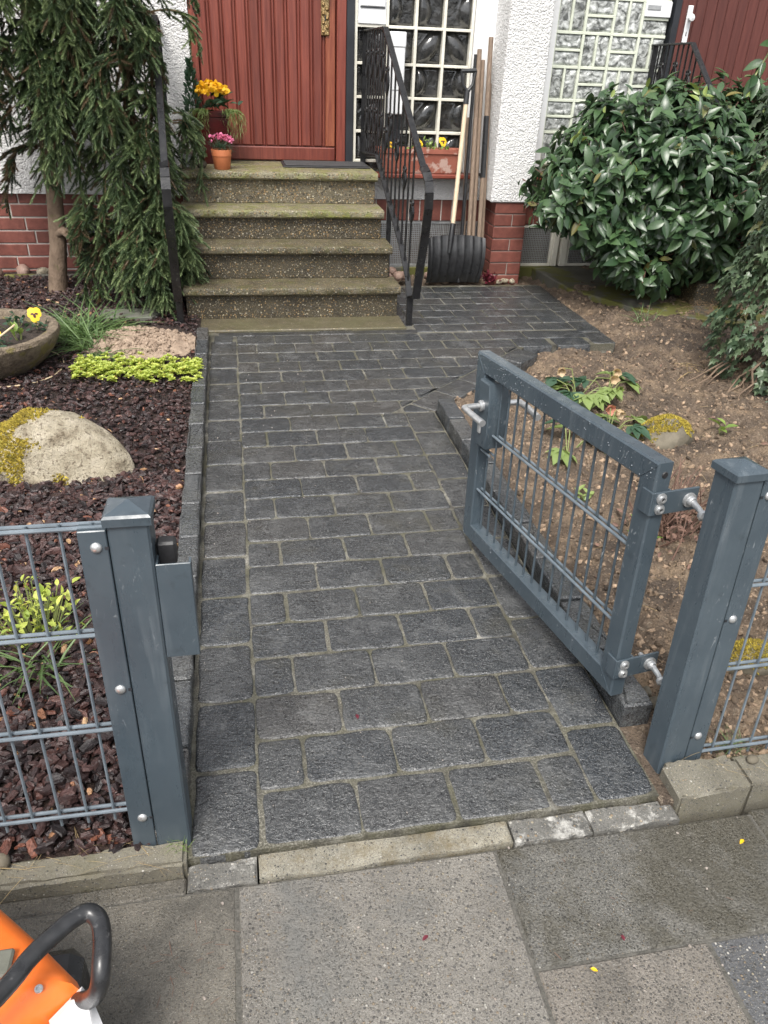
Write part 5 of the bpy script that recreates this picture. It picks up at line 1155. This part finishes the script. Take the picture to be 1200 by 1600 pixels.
# ------------------------------------------------------------------ stones, bowl, heap
V, F = ICO4; r0 = np.random.default_rng(5)
def boulder_shape(V, sx, sy, sz, seed, amp=.16, pull=(0, 0)):
    r = np.random.default_rng(seed); P = r.normal(size=(9, 3)); ph = r.uniform(0, 6.28, 9); d = np.zeros(len(V))
    for i in range(9): f_ = 1.1 * 1.75 ** (i // 1 * .55); d += np.sin(V @ P[i] * f_ + ph[i]) / f_
    W_ = V * (1 + amp * d)[:, None]
    W_ = np.stack([W_[:, 0] + pull[0] * W_[:, 2], W_[:, 1] + pull[1] * W_[:, 2], W_[:, 2]], 1)
    return W_ * [sx, sy, sz]
def facet(V, n, seed, lo=.62, hi=.9, k=.9):
    r = np.random.default_rng(seed)
    for i in range(n):
        a = r.normal(size=3); a /= np.linalg.norm(a); d = r.uniform(lo, hi); e = V @ a - d; V = V - np.where(e > 0, e * k, 0)[:, None] * a
    return V
rk = thing('boulder', 'big pale boulder with yellow moss lying on the bark mulch', 'boulder', (-.64, 1.70, .03))
bs = boulder_shape(facet(V, 9, 23, .7, .92, .6), .262, .205, .195, 12, .10, (-.10, .1)); bs[:, 0] = bs[:, 0] * (1.06 - 1.25 * np.clip(bs[:, 2], 0, 1)) - .28 * np.clip(bs[:, 2], 0, 1); bs = bs * (1 + .07 * (vnoise(bs[:, 0] * 1.0 + bs[:, 2], bs[:, 2] - bs[:, 1], 13, 9) - .5) + .022 * (vnoise(bs[:, 0] + bs[:, 1], bs[:, 2] - bs[:, 1], 3, 30) - .5) + .014 * (vnoise(bs[:, 0] - bs[:, 1], bs[:, 2] + bs[:, 1], 4, 70) - .5))[:, None]; obj('stone', np_mesh('stone', bs, F, 'rock', True), rk)
def moss_on(parent, S_, F_, keep, n, hgt, name='moss'):
    """cushions of tiny tufts standing on the faces that keep() accepts"""
    c = S_[F_].mean(1); nr = np.cross(S_[F_[:, 1]] - S_[F_[:, 0]], S_[F_[:, 2]] - S_[F_[:, 0]]); ar = np.linalg.norm(nr, axis=1); nr = nr / ar[:, None]; w = keep(c, nr); ar = ar * w; ix = npr.choice(len(F_), n, p=ar / ar.sum())
    b = npr.dirichlet((1, 1, 1), n); p = (S_[F_[ix]] * b[:, :, None]).sum(1); T = np.array([(-.5, 0, -.3), (.5, 0, -.3), (0, 0, .6), (0, 1, 0)]); TF = np.array([(0, 1, 3), (1, 2, 3), (2, 0, 3)])
    s_ = npr.uniform(.5, 1.3, n) * hgt
    vobj(name, scatter(T, TF, frames(unit(nr[ix] + npr.normal(0, .45, (n, 3))), npr.normal(size=(n, 3))), p - nr[ix] * .001, np.stack([s_ * .55, s_, s_ * .55], 1)), 'moss', parent, False, 'stuff')
mk = lambda c, n_: np.clip(3.2 * (n_[:, 2] * .45 - n_[:, 0] * .75 + .15 * n_[:, 1] + .55 * (vnoise(c[:, 0] * 14, c[:, 2] * 14 + c[:, 1] * 9, 3) - .5) * 2 - .35), 0, 1) + .5 * ((c[:, 2] < -.02) & (n_[:, 1] < 0)) * (vnoise(c[:, 0] * 20, c[:, 1] * 20, 4) > .55)
moss_on(rk, bs, F, mk, 9000, .0125)
r2 = thing('mossy_stone', 'low grey stone capped with bright yellow moss in the brown soil', 'stone', (1.81, 1.74, -.005))
bs2 = boulder_shape(ICO3[0], .125, .095, .085, 21, .15, (.1, .1)); obj('stone', np_mesh('stone', bs2, ICO3[1], 'rockd', True), r2)
moss_on(r2, bs2, ICO3[1], lambda c, n_: np.clip(3 * (n_[:, 2] - .45 + .5 * (vnoise(c[:, 0] * 30, c[:, 1] * 30, 5) - .5) + .3 * n_[:, 1]), 0, 1), 3500, .010)
r3 = thing('mossy_stone', 'round mossy stone behind the fence at the right border', 'stone', (1.33, .36, .0))
bs3 = boulder_shape(facet(ICO3[0], 8, 5), .075, .06, .07, 31, .12); obj('stone', np_mesh('stone', bs3, ICO3[1], 'rockd', True), r3)
moss_on(r3, bs3, ICO3[1], lambda c, n_: np.clip(2 * (n_[:, 2] - .1 + .6 * (vnoise(c[:, 0] * 40, c[:, 2] * 40, 6) - .5)), 0, 1), 1500, .008)
def stone(label, loc, s, mat, seed, group=None, name='stone', cat='stone'):
    o = obj(name, stone_mesh(name, *s, mat, seed), None, loc=loc); o.rotation_euler = (0, 0, seed * 1.3); return tag(o, label, cat, group)
stone('broken dark stone lying in the soil behind the hinge post', (.995, .245, .02), (.028, .022, .02), 'rockd', 41)
stone('pebble beside the end of the dark edging stones', (1.0, .30, .005), (.020, .016, .014), 'rockd', 42)
stone('grey stone at the front edge of the mulch under the fence', (-.50, .03, .025), (.024, .018, .018), 'rockd', 43)
stone('flat grey pebble on the mossy kerb by the fence', (1.125, .035, .034), (.016, .013, .008), 'rockd', 44)
stone('dark rounded stone in the soil behind the right fence', (1.36, .62, .0), (.06, .05, .05), 'rockd', 45)
for i, (x, y, s_, lb) in enumerate(((-1.40, 4.61, .062, 'largest pale stone along the brick plinth beside the spruce stem'), (-1.27, 4.60, .045, 'white stone along the brick plinth nearest the spruce stem'), (-1.55, 4.58, .05, 'grey stone along the brick plinth next to the yellow hose'), (-.88, 4.58, .045, 'pale stone at the plinth between the two spruce stems'))):
    stone(lb, (x, y, .04), (s_, s_ * .7, s_ * .75), 'cobble' if i % 2 == 0 else 'rock', 50 + i)
for i in range(3): tag(MB().box((-1.5 + i * .36, 4.50, .0), (-1.17 + i * .36, 4.545, .045), .006).build('edging_block', 'concrete', None), 'low concrete edging block at the plinth ' + ('beside the yellow hose', 'behind the bare spruce stem', 'behind the right spruce curtain')[i], 'edging', 'edging blocks along the plinth')
cob = [(1.10, 4.50), (1.17, 4.46), (1.14, 4.57), (1.22, 4.53), (1.45, 4.50), (1.52, 4.47), (1.57, 4.51), (1.48, 4.56), (1.62, 4.46), (1.08, 4.42), (1.40, 4.46)]
for i, (x, y) in enumerate(cob): 
    o = stone(('reddish cobble in the pile between bottom step and cellar vent' if x < 1.3 else 'reddish cobble in the row between railing newel and snow shovel'), (x, y, .02 + .012 * (i % 3)), (.045, .036, .032), 'cobble', 60 + i, 'cobbles by the cellar vent', 'cobble', 'cobble')
for i, (x, y) in enumerate(((1.90, 4.37), (2.0, 4.375), (1.95, 4.40))): stone('small cobble at the foot of the brick pillar', (x, y, .012), (.03, .022, .018), 'rock', 80 + i, 'cobbles at the pillar foot', 'cobble', 'cobble')
wn_ = 90; t = thing('houseleek', 'wine red houseleek beside the snow shovel at the pillar', 'plant', (1.83, 4.39, .03)); vobj('rosette', leaves(SM, npr.normal(0, .02, (wn_, 3)) * [1.3, .8, .6], rnd_dirs(wn_, .0, 1.5), rnd_dirs(wn_, .6, 1.5), npr.uniform(.02, .045, wn_)), 'wine', t)
for i, (x, y, rz, w, d) in enumerate(((-.60, 3.56, .1, .34, .16),)): o = MB().prism([(-.17, -.07), (.13, -.09), (.18, .02), (.10, .09), (-.16, .08)], -.03, .03, .005).build('stepping_stone', 'slate', None); o.location = (x, y, .03); tag(o, 'flat grey stepping stone in the mulch behind the sand heap', 'stepping stone')
gx, gy = np.meshgrid(np.linspace(-.42, .40, 60), np.linspace(-.26, .26, 44)); rr_ = np.hypot(gx / .36, gy / .24); hz = .095 * np.clip(1 - rr_, 0, 1) ** .75 + .018 * (vnoise(gx, gy, 8, 24) - .5) + .012 * (vnoise(gx, gy, 9, 60) - .5) - .012
i, j = np.meshgrid(np.arange(59), np.arange(43)); a = (j * 60 + i).ravel(); F_ = np.stack([a, a + 1, a + 61, a + 60], 1); V_ = np.stack([gx, gy, hz], 2).reshape(-1, 3); c = V_[F_].mean(1); F_ = F_[(np.hypot(c[:, 0] / .36, c[:, 1] / .24) < 1.05) & (c[:, 0] < .302)]
sh = obj('sand_heap', np_mesh('sand_heap', V_, F_, 'sand', True), None, loc=(-.52, 3.10, .025)); tag(sh, 'low heap of pinkish sandy spoil next to the stone edging', 'sand heap')
n = 700; x = npr.normal(0, .15, n); y = npr.normal(0, .1, n); ok = (np.hypot(x / .36, y / .24) < 1) & (x < .29); x, y = x[ok], y[ok]; s_ = .004 + .012 * npr.random(len(x)) ** 3
vobj('spoil_crumbs', scatter(V1n, F1, rand_rots(len(x)), np.stack([x, y, .095 * np.clip(1 - np.hypot(x / .36, y / .24), 0, 1) ** .75 - .01], 1), s_), 'sand', sh, False, 'stuff')
bw = thing('planter_bowl', 'wide mossy round stone planter bowl on the mulch', 'planter', (-1.185, 2.79, .0)); bw.scale = (.94, .94, .97)
pr_ = [(.0, .02), (.20, .02), (.23, .03), (.29, .075), (.345, .135), (.37, .18), (.378, .205), (.370, .222), (.350, .227), (.328, .222), (.315, .205), (.305, .175)]
m = MB().lathe(pr_, 48); r = random.Random(4); m.v = [(x + r.uniform(-.0025, .0025), y + r.uniform(-.0025, .0025), z + r.uniform(-.0025, .0025)) for x, y, z in m.v]; m.build('bowl', 'bowl', bw, True)
gm_ = MB().lathe([(.0, .195), (.10, .193), (.20, .186), (.26, .185), (.308, .180)], 30); gm_.v = [(x, y, z + r.uniform(-.006, .006)) for x, y, z in gm_.v]; gm_.build('soil', 'potsoil', bw, True)
ring = thing('wire_ring', 'thin brass coloured wire hoop under the planter bowl', 'wire', (-1.13, 2.74, .045)); MB().tube([(.30 * math.cos(w), .28 * math.sin(w), .006 * math.sin(3 * w)) for w in [2 * math.pi * q / 40 for q in range(41)]], .0035, 6).build('hoop', 'cane', ring, True)
def pansy(loc, label, flowers, nl=14, mat='yellow', leaf='bluegreen', sz=.026, group=None, h=.05):
    t = thing('pansy', label, 'flower', loc, group)
    n = nl; vobj('leaves', leaves(SM, npr.normal(0, .018, (n, 3)) * [1.4, 1.2, .5] + [0, 0, .015], rnd_dirs(n, .1, 1.1), rnd_dirs(n, .5, 1.5), npr.uniform(.025, .045, n)), leaf, t)
    for (dx, dy, dz) in flowers:
        ax = np.array([.18, -.85, .5]); ax /= np.linalg.norm(ax); u1 = np.array([.98, .2, 0]); u1 -= ax * (u1 @ ax); u1 /= np.linalg.norm(u1); u2 = np.cross(ax, u1); u2 = u2 if u2[2] > 0 else -u2
        c = np.array([dx, dy, dz]); MB().tube([(dx * .4, dy * .4, 0), (dx, dy + .006, dz * .6), tuple(c - ax * .004)], .0016, 5).build('stalk', 'stemg', t)
        for a, s_, off in ((.9, 1.0, 0), (2.24, 1.0, 0.001), (-.1, .9, .003), (3.24, .9, .004), (-1.57, 1.15, .005)):
            dv_ = math.cos(a) * u1 + math.sin(a) * u2; single_leaves([leaf_template(5, 1.05, -.04, .08, np.array([.3, .8, 1, .9, .45]))], np.array([c + ax * off + np.array(loc)]), np.array([dv_]), np.array([ax]), np.array([sz * s_]), mat, t, 'petal')
            if a < .5 or a > 3: single_leaves([SM], np.array([c + ax * (off + .002) + np.array(loc)]), np.array([dv_]), np.array([ax]), np.array([sz * .62 * s_]), 'maroon', t, 'blotch')
    return t
pansy((-.945, 2.86, .19), 'large yellow pansy with dark blotches near the rim of the stone bowl', [(.0, .0, .075)], 20, sz=.035)
pansy((-1.04, 2.64, .19), 'partly open yellow pansy near the front of the stone bowl', [(-.03, 0, .045)], 12, sz=.024)
sprig('sprout', 'bright green leafy sprout beside the cane in the stone bowl', 'plant', (-1.0, 2.74, .19), 'fresh', 12, (.03, .05), (.2, 1.3), spread=.012)
sprig('pansy_foliage', 'flowerless grey green pansy leaves at the back of the stone bowl', 'plant', (-1.06, 2.93, .19), 'bluegreen', 26, (.02, .04), (.1, 1.2), spread=.03)
tag(MB().tube([(-1.08, 2.56, .22), (-1.0, 2.70, .262)], .0045, 7).build('cane', 'cane', None, True), 'short pale cane leaning on the rim of the stone bowl', 'cane')
hs = MB().tube([(-1.615, 4.62, .60), (-1.60, 4.60, .50), (-1.57, 4.58, .36), (-1.55, 4.55, .24), (-1.56, 4.50, .14), (-1.60, 4.42, .05), (-1.66, 4.36, .03)], .014, 9).build('garden_hose', 'cane', None, True); tag(hs, 'yellowish hose rising along the brick wall at the left border', 'hose')

# ------------------------------------------------------------------ things on the landing and by the wall
ZL = .7484
mt = thing('doormat', 'black rubber doormat with raised ribs in front of the door', 'doormat', (.645, 4.50, ZL))
MB().box((-.285, -.125, 0), (.285, .14, .010), .003).build('mat_base', 'rubber', mt)
for q in range(13): MB().box((-.27, -.115 + q * .0195, .0102), (.27, -.105 + q * .0195, .0165), .002).build('rib', 'rubber', mt)
rp_ = thing('planter', 'tall dark red glazed square planter beside the door', 'planter', (-.075, 4.55, ZL))
m = MB(); rings = [(.080, 0), (.082, .01), (.102, .27), (.112, .275), (.114, .30), (.104, .30), (.098, .27)]
for h_, z in rings: m.v += [(-h_, -h_ * .8, z), (h_, -h_ * .8, z), (h_, h_ * .8, z), (-h_, h_ * .8, z)]
for k in range(len(rings) - 1):
    for j in range(4): m.f.append((k * 4 + j, k * 4 + (j + 1) % 4, k * 4 + 4 + (j + 1) % 4, k * 4 + 4 + j))
m.build('pot', 'glaze', rp_); MB().box((-.097, -.078, .255), (.097, .078, .27)).build('soil', 'potsoil', rp_)
def ball_flowers(t, c, rad, n, mat, ln):
    u = unit(npr.normal(size=(n, 3))); u[:, 2] = np.abs(u[:, 2]) * .9; vobj('blossoms', leaves(leaf_template(4, .95, -.05, .2), np.array(c) + u * np.array(rad), unit(u * .3 + npr.normal(0, 1, (n, 3))), u, npr.uniform(*ln, n)), mat, t, True, 'stuff')
yf = thing('primrose', 'golden yellow primrose in the tall red planter', 'flower', (-.055, 4.50, ZL + .29)); ball_flowers(yf, (-.005, -.02, .118), (.085, .058, .055), 210, 'orange', (.022, .036))
vobj('leaves', leaves(SM, npr.normal(0, .04, (40, 3)) * [1.2, .8, .5] + [0.02, -.02, .05], rnd_dirs(40, -.2, .9), rnd_dirs(40, .4, 1.5), npr.uniform(.05, .085, 40)), 'bluegreen', yf)
cf = thing('trailing_conifer', 'yellow tipped thread conifer trailing over the rim of the red planter', 'plant', (-.06, 4.46, ZL + .30)); tn_ = []
P_c, D_c, L_c = [], [], []
for q in range(85):
    a = rng.uniform(-2.9, -.25) if q % 4 else rng.uniform(-.6, .5); o_ = rng.uniform(.05, .13); dr_ = rng.uniform(.06, .16)
    for k in range(9):
        tq = k / 8; P_c.append((math.cos(a) * o_ * (1.2 - (1 - tq) ** 2) + (.055 if math.cos(a) > 0 else -.03), math.sin(a) * o_ * .6 * (1 - (1 - tq) ** 2), .045 * math.sin(tq * 2.2) - dr_ * tq ** 2)); D_c.append((math.cos(a) * (1 - tq) + rng.uniform(-.25, .25), math.sin(a) * (1 - tq), -tq * 1.2)); L_c.append(.035)
vobj('threads', leaves((BL[0] * [2.0, 1, 1], BL[1]), np.array(P_c), unit(np.array(D_c)), npr.normal(size=(len(P_c), 3)), np.array(L_c)), 'hell', cf, False, 'stuff')
th = thing('dwarf_conifer', 'small dark conifer at the back of the red planter', 'plant', (-.185, 4.58, ZL + .27)); n = 420; zz_ = npr.random(n); aa = npr.uniform(0, 6.28, n); rd = .055 * (1.05 - zz_) * npr.uniform(.5, 1, n)
vobj('foliage', leaves(leaf_template(4, .4, .2, .1), np.stack([rd * np.cos(aa), rd * np.sin(aa), zz_ * .30], 1), unit(np.stack([np.cos(aa), np.sin(aa), np.full(n, 1.2)], 1)), rnd_dirs(n, 0, 1), npr.uniform(.02, .04, n)), 'bluegreen', th, False, 'stuff')
tp_ = thing('flowerpot', 'terracotta flowerpot standing on the landing in front of the red planter', 'flowerpot', (-.024, 4.25, ZL)); MB().lathe([(.0, 0), (.045, 0), (.048, .003), (.0575, .075), (.0595, .076), (.0605, .082), (.059, .086), (.0625, .108), (.061, .112), (.057, .112), (.054, .095)], 28).build('pot', 'terra', tp_, True); MB().lathe([(0, .1), (.055, .098)], 20).build('soil', 'potsoil', tp_)
pk_ = thing('pink_flowers', 'pink dwarf carnations in the terracotta pot', 'flower', (-.024, 4.25, ZL + .10)); vobj('leaves', leaves((BL[0] * [1.6, 1, 1], BL[1]), npr.normal(0, .022, (260, 3)) * [1.3, 1.2, .6] + [0, 0, .025], rnd_dirs(260, -.1, 1.3), rnd_dirs(260, .3, 1.5), npr.uniform(.03, .055, 260)), 'bluegreen', pk_, False, 'stuff')
for (dx, dz) in ((-.052, .075), (-.022, .084), (.0, .088), (.012, .080), (.034, .082), (.052, .072), (.058, .066)):
    n = 22; u = unit(npr.normal(size=(n, 3))); f_ = vobj('blossom', leaves(leaf_template(4, .95, -.05, .15), np.array([dx, -.02, dz]) + u * .010, unit(u + npr.normal(0, .5, (n, 3))), u, npr.uniform(.010, .016, n)), 'pink', pk_)
ln_ = thing('lantern', 'small rusty metal lantern on the landing beside the railing', 'lantern', (-.232, 4.27, ZL)); m = MB().box((-.036, -.036, 0), (.036, .036, .008))
for sx in (-1, 1):
    for sy in (-1, 1): m.obox((sx * .030, sy * .030, .008), (sx * .034, sy * .034, .085), .007, .007)
m.build('frame', 'lantern', ln_); MB().box((-.026, -.026, .009), (.026, .026, .08)).build('pane', 'glassl', ln_); MB().lathe([(.055, .085), (.053, .09), (.03, .108), (.016, .112), (.014, .125), (.0, .128)], 4).build('roof', 'lantern', ln_)
MB().tube([(.03 * math.cos(w), 0, .12 + .05 * math.sin(w)) for w in [math.pi * q / 10 for q in range(11)]], .0016, 5).build('hanger', 'lantern', ln_)
stone('smooth grey pebble stone on the landing beside the lantern', (-.155, 4.30, ZL + .024), (.045, .03, .028), 'rockd', 91)
tb = thing('flower_trough', 'long limed clay trough on the window sill behind the railing', 'planter', (1.30, 4.61, .7005)); m = MB(); rings = [(.255, .040, 0), (.26, .045, .01), (.278, .060, .125), (.290, .068, .13), (.292, .070, .158), (.280, .060, .158), (.27, .05, .12)]
for hx, hy, z in rings: m.v += [(-hx, -hy, z), (hx, -hy, z), (hx, hy, z), (-hx, hy, z)]
for k in range(len(rings) - 1):
    for j in range(4): m.f.append((k * 4 + j, k * 4 + (j + 1) % 4, k * 4 + 4 + (j + 1) % 4, k * 4 + 4 + j))
m.build('trough', 'clay', tb); MB().box((-.272, -.052, .12), (.272, .052, .135)).build('soil', 'potsoil', tb)
pansy((1.28, 4.60, .835), 'yellow pansy at the middle of the clay trough', [(.0, -.01, .065), (.02, 0, .05)], 14, sz=.030, leaf='fresh')
pansy((1.46, 4.60, .835), 'yellow pansy with dark eye at the shovel end of the clay trough', [(.0, -.01, .07)], 16, sz=.032, leaf='fresh')
pansy((1.10, 4.60, .835), 'orange pansy at the door end of the clay trough', [(.0, -.01, .045)], 10, sz=.02, mat='orange', leaf='fresh')
sprig('pansy_foliage', 'upright flowerless pansy between the two yellow ones in the trough', 'plant', (1.37, 4.60, .835), 'fresh', 24, (.02, .035), (.2, 1.4), spread=.014, h=.08)
wb_ = thing('letterbox', 'slim white letterbox at the glass bricks behind the railing', 'letterbox', (1.118, 4.61, 0)); MB().box((-.05, -.045, 1.06), (.05, .067, 1.50), .006).build('box', 'whiteplastic', wb_); MB().box((-.053, -.05, 1.44), (.053, .067, 1.525), .006).build('lid', 'whiteplastic', wb_); MB().box((-.04, -.0465, 1.20), (.04, -.0448, 1.203)).build('seam', 'blackframe', wb_); MB().box((-.05, .02, .70), (.05, .06, 1.059)).build('stand', 'blackframe', wb_)
# snow shovel
sv = thing('snow_shovel', 'black plastic snow shovel with pale wooden handle leaning by the brick pillar', 'snow shovel', (1.535, 4.345, 0))
nx, nz = 42, 12; Vs = []; 
for side in (0, 1):
    for j in range(nz):
        tz = j / (nz - 1); bow = -.085 * math.sin(tz * 2.4) + .03 * tz
        for i in range(nx):
            tx = i / (nx - 1) - .5; rib = .008 * max(0, math.cos(tx * 2 * math.pi * 7)) ** 6; wv = .205 - .012 * (1 - tz) ** 2
            Vs.append((tx * 2 * wv, bow - rib + .05 * (tx * 2) ** 2 * 0 - .02 * (abs(tx) * 2) ** 6 + side * .007, .018 + tz * .312 + (.018 * (1 - (2 * tx) ** 2) if j == nz - 1 else 0)))
Fs = []; o1 = nx * nz
for j in range(nz - 1):
    for i in range(nx - 1): a = j * nx + i; Fs += [(a, a + 1, a + nx + 1, a + nx), (a + o1, a + nx + o1, a + nx + 1 + o1, a + 1 + o1)]
for i in range(nx - 1): Fs += [(i, i + o1, i + 1 + o1, i + 1), (o1 - nx + i, o1 - nx + i + 1, 2 * o1 - nx + i + 1, 2 * o1 - nx + i)]
for j in range(nz - 1): Fs += [(j * nx, (j + 1) * nx, (j + 1) * nx + o1, j * nx + o1), (j * nx + nx - 1, j * nx + nx - 1 + o1, (j + 1) * nx + nx - 1 + o1, (j + 1) * nx + nx - 1)]
np_b = MB(); np_b.v = Vs; np_b.f = Fs; np_b.build('blade', 'shovel', sv, True)
MB().tube([(-.055, -.075, .235), (-.045, -.055, .33), (-.03, -.02, .42)], [.014, .020, .018], 10).build('socket', 'shovel', sv, True)
MB().tube([(-.045, -.052, .34), (-.03, -.02, .42), (.03, .11, 1.175)], [.015, .0155, .015], 10).build('shaft', 'ash', sv, True)
m = MB().tube([(.026, .105, 1.14), (.033, .118, 1.22)], [.019, .017], 10)
m.tube([(.033, .118, 1.21), (.0, .122, 1.25), (-.012, .128, 1.325)], [.013, .011, .010], 8).tube([(.033, .118, 1.21), (.068, .122, 1.25), (.082, .128, 1.33)], [.013, .011, .010], 8).tube([(-.015, .128, 1.325), (.085, .128, 1.332)], .013, 8); m.build('grip', 'shovel', sv, True)
def stick(label, p0, p1, r, mat, grip=None, name='tool_handle', cat='tool'):
    o = thing(name, label, cat, p0); v = Vector(p1) - Vector(p0); MB().tube([(0, 0, 0), tuple(v * .5), tuple(v)], [r, r * 1.02, r * .95], 9).build('shaft', mat, o, True)
    if grip: a, b, m_ = grip; MB().tube([tuple(v * a), tuple(v * b)], r * 1.12, 9).build('sleeve', m_, o, True)
    return o
stick('thin black metal broom handle leaning behind the shovel shaft', (1.58, 4.33, .02), (1.655, 4.635, 1.42), .012, 'shovel')
stick('weathered handle next to the black one, cut off at the top', (1.655, 4.38, .02), (1.675, 4.625, 1.45), .0165, 'oldwood')
stick('longest weathered handle leaning nearest the white pillar', (1.735, 4.39, .02), (1.738, 4.60, 1.52), .0165, 'oldwood', (.45, .70, 'shovel'))
stick('dark weathered handle leaning between two longer ones', (1.695, 4.42, .02), (1.704, 4.63, 1.39), .0165, 'oldwood')
stick('short brown weathered handle right against the pillar', (1.765, 4.41, .02), (1.762, 4.61, 1.26), .014, 'oldwood')
stick('leaning brown handle lowest behind the pale shovel shaft', (1.625, 4.40, .02), (1.64, 4.645, 1.05), .014, 'oldwood')

# ------------------------------------------------------------------ cut-off saw at the lower left
mc = thing('cut_off_saw', 'orange and white petrol cut-off saw with black tubular handle on the pavement', 'power tool')
m = MB(); top = [(-.66, -.13), (-.46, -.155), (-.388, -.222), (-.330, -.277), (-.272, -.336), (-.2625, -.352), (-.285, -.370), (-.322, -.398), (-.40, -.455), (-.52, -.55), (-.68, -.50)]
N_ = len(top); cx_, cy_ = -.44, -.35
for (z, e) in ((.10, 0), (.222, 0.0), (.248, .010), (.262, .028), (.272, .07), (.276, .14)):
    for x, y in top:
        d_ = math.hypot(x - cx_, y - cy_); k = 1 - min(e, d_ * .9) / d_; m.v.append((cx_ + (x - cx_) * k, cy_ + (y - cy_) * k, z + .10 * (cx_ - (cx_ + (x - cx_) * k)) * .25))
for r_ in range(5):
    for k in range(N_): m.f.append((r_ * N_ + k, r_ * N_ + (k + 1) % N_, (r_ + 1) * N_ + (k + 1) % N_, (r_ + 1) * N_ + k))
m.f += [tuple(5 * N_ + k for k in range(N_))]; m.build('engine_cover', 'orangep', mc, True)
m = MB(); rg = [(-.300, -.388), (-.262, -.348), (-.243, -.372), (-.226, -.405), (-.219, -.440), (-.228, -.50), (-.262, -.53), (-.272, -.47)]
m.prism(rg, .02, .238, .012).build('side_shroud', 'whitep', mc, True)
MB().box((-.42, -.52, .03), (-.275, -.395, .228), .016).build('muffler', 'muffler', mc); MB().tube([(-.315, -.425, .215), (-.315, -.425, .238)], .012, 10).build('exhaust', 'tube', mc)
MB().tube([(-.36, -.47, .232), (-.31, -.466, .244), (-.275, -.468, .236)], [.016, .024, .014], 12).build('cap', 'orangep', mc, True)
MB().box((-.64, -.50, -.028), (-.30, -.20, .099), .02).build('base', 'tube', mc)
MB().tube(smooth_path([(-.52, -.60, .30), (-.44, -.52, .335), (-.338, -.405, .338), (-.308, -.36, .337), (-.273, -.321, .334), (-.250, -.304, .331), (-.236, -.306, .328), (-.226, -.319, .325), (-.2205, -.345, .322), (-.219, -.370, .317), (-.2205, -.385, .303), (-.228, -.388, .278), (-.244, -.378, .245), (-.265, -.367, .222)]), .0128, 18).build('handle', 'tube', mc, True)
MB().box((-.40, -.345, .268), (-.352, -.305, .2770), .003).build('vent_plate', 'slate', mc)
for (x, y, z) in ((-.335, -.315, .268), (-.31, -.365, .266), (-.44, -.24, .275)): MB().lathe([(.0, .0015), (.003, .0015), (.0035, .003), (.0055, .0028), (.006, 0)], 12, (x, y, z)).build('screw', 'galv', mc, True)
for k in range(5): MB().box((-.425 + k * .011, -.43 + k * .004, .262), (-.419 + k * .011, -.385 + k * .004, .2735), .002).build('cooling_rib', 'orangep', mc)
MB().tube(smooth_path([(-.46, -.20, .225), (-.39, -.245, .228), (-.33, -.296, .226), (-.275, -.350, .224)]), .0022, 6).build('seam', 'tube', mc, True)
n = 46; tx = np.concatenate([npr.normal(-.135, .035, 26), npr.uniform(-.2, 1.2, 20)]); ty = np.concatenate([npr.normal(-.21, .04, 26), npr.uniform(-.5, -.07, 20)])
vobj('twig_litter', leaves((BL[0] * [1.2, 1, .4], BL[1]), np.stack([tx, ty, np.full(n, -.0245)], 1), unit(np.stack([npr.normal(0, 1, n), npr.normal(0, 1, n), npr.normal(.0, .06, n)], 1)), np.tile([0, 0, 1.0], (n, 1)), npr.uniform(.008, .035, n)), 'drytwig', None, False, 'stuff')
# little things lying about
n = 90; px_ = npr.uniform(-.3, 1.3, n); py_ = -.06 - .6 * npr.random(n) ** 1.4; s_ = .0018 + .0035 * npr.random(n) ** 3
vobj('grit', scatter(V1n, F1, rand_rots(n), np.stack([px_, py_, np.full(n, -.0258)], 1), np.stack([s_ * .8, s_ * .8, s_ * .6], 1)), 'mortard', None, False, 'stuff')
n = 120; px_ = npr.uniform(-.14, .9, n); py_ = npr.uniform(-.0, 3.2, n); s_ = .0012 + .002 * npr.random(n) ** 2
vobj('grit', scatter(V1n, F1, rand_rots(n), np.stack([px_, py_, np.full(n, .0005)], 1), np.stack([s_, s_, s_ * .6], 1)), 'mortard', None, False, 'stuff')
for i, (x, y, z, s_, mt_, lb) in enumerate(((.245, .315, .004, .018, 'wine', 'small red brown leaf on the dark paving near the gate opening'), (.30, -.215, -.026, .016, 'wine', 'shrivelled brown leaf on the grey pavement slab'), (.58, -.322, -.025, .014, 'orange', 'tiny yellow leaf on the pavement slab joint'), (.665, -.285, -.025, .015, 'wine', 'dark red leaf at the edge of the wet slab'), (1.02, -.12, -.024, .016, 'orange', 'yellow leaf on the wet slab in front of the broken kerb'))):
    o = obj('fallen_leaf', np_mesh('fallen_leaf', *SM, mt_, True), None, loc=(x, y, z)); o.scale = (s_,) * 3; o.rotation_euler = (.1, .1, i * 2.1); tag(o, lb, 'leaf')
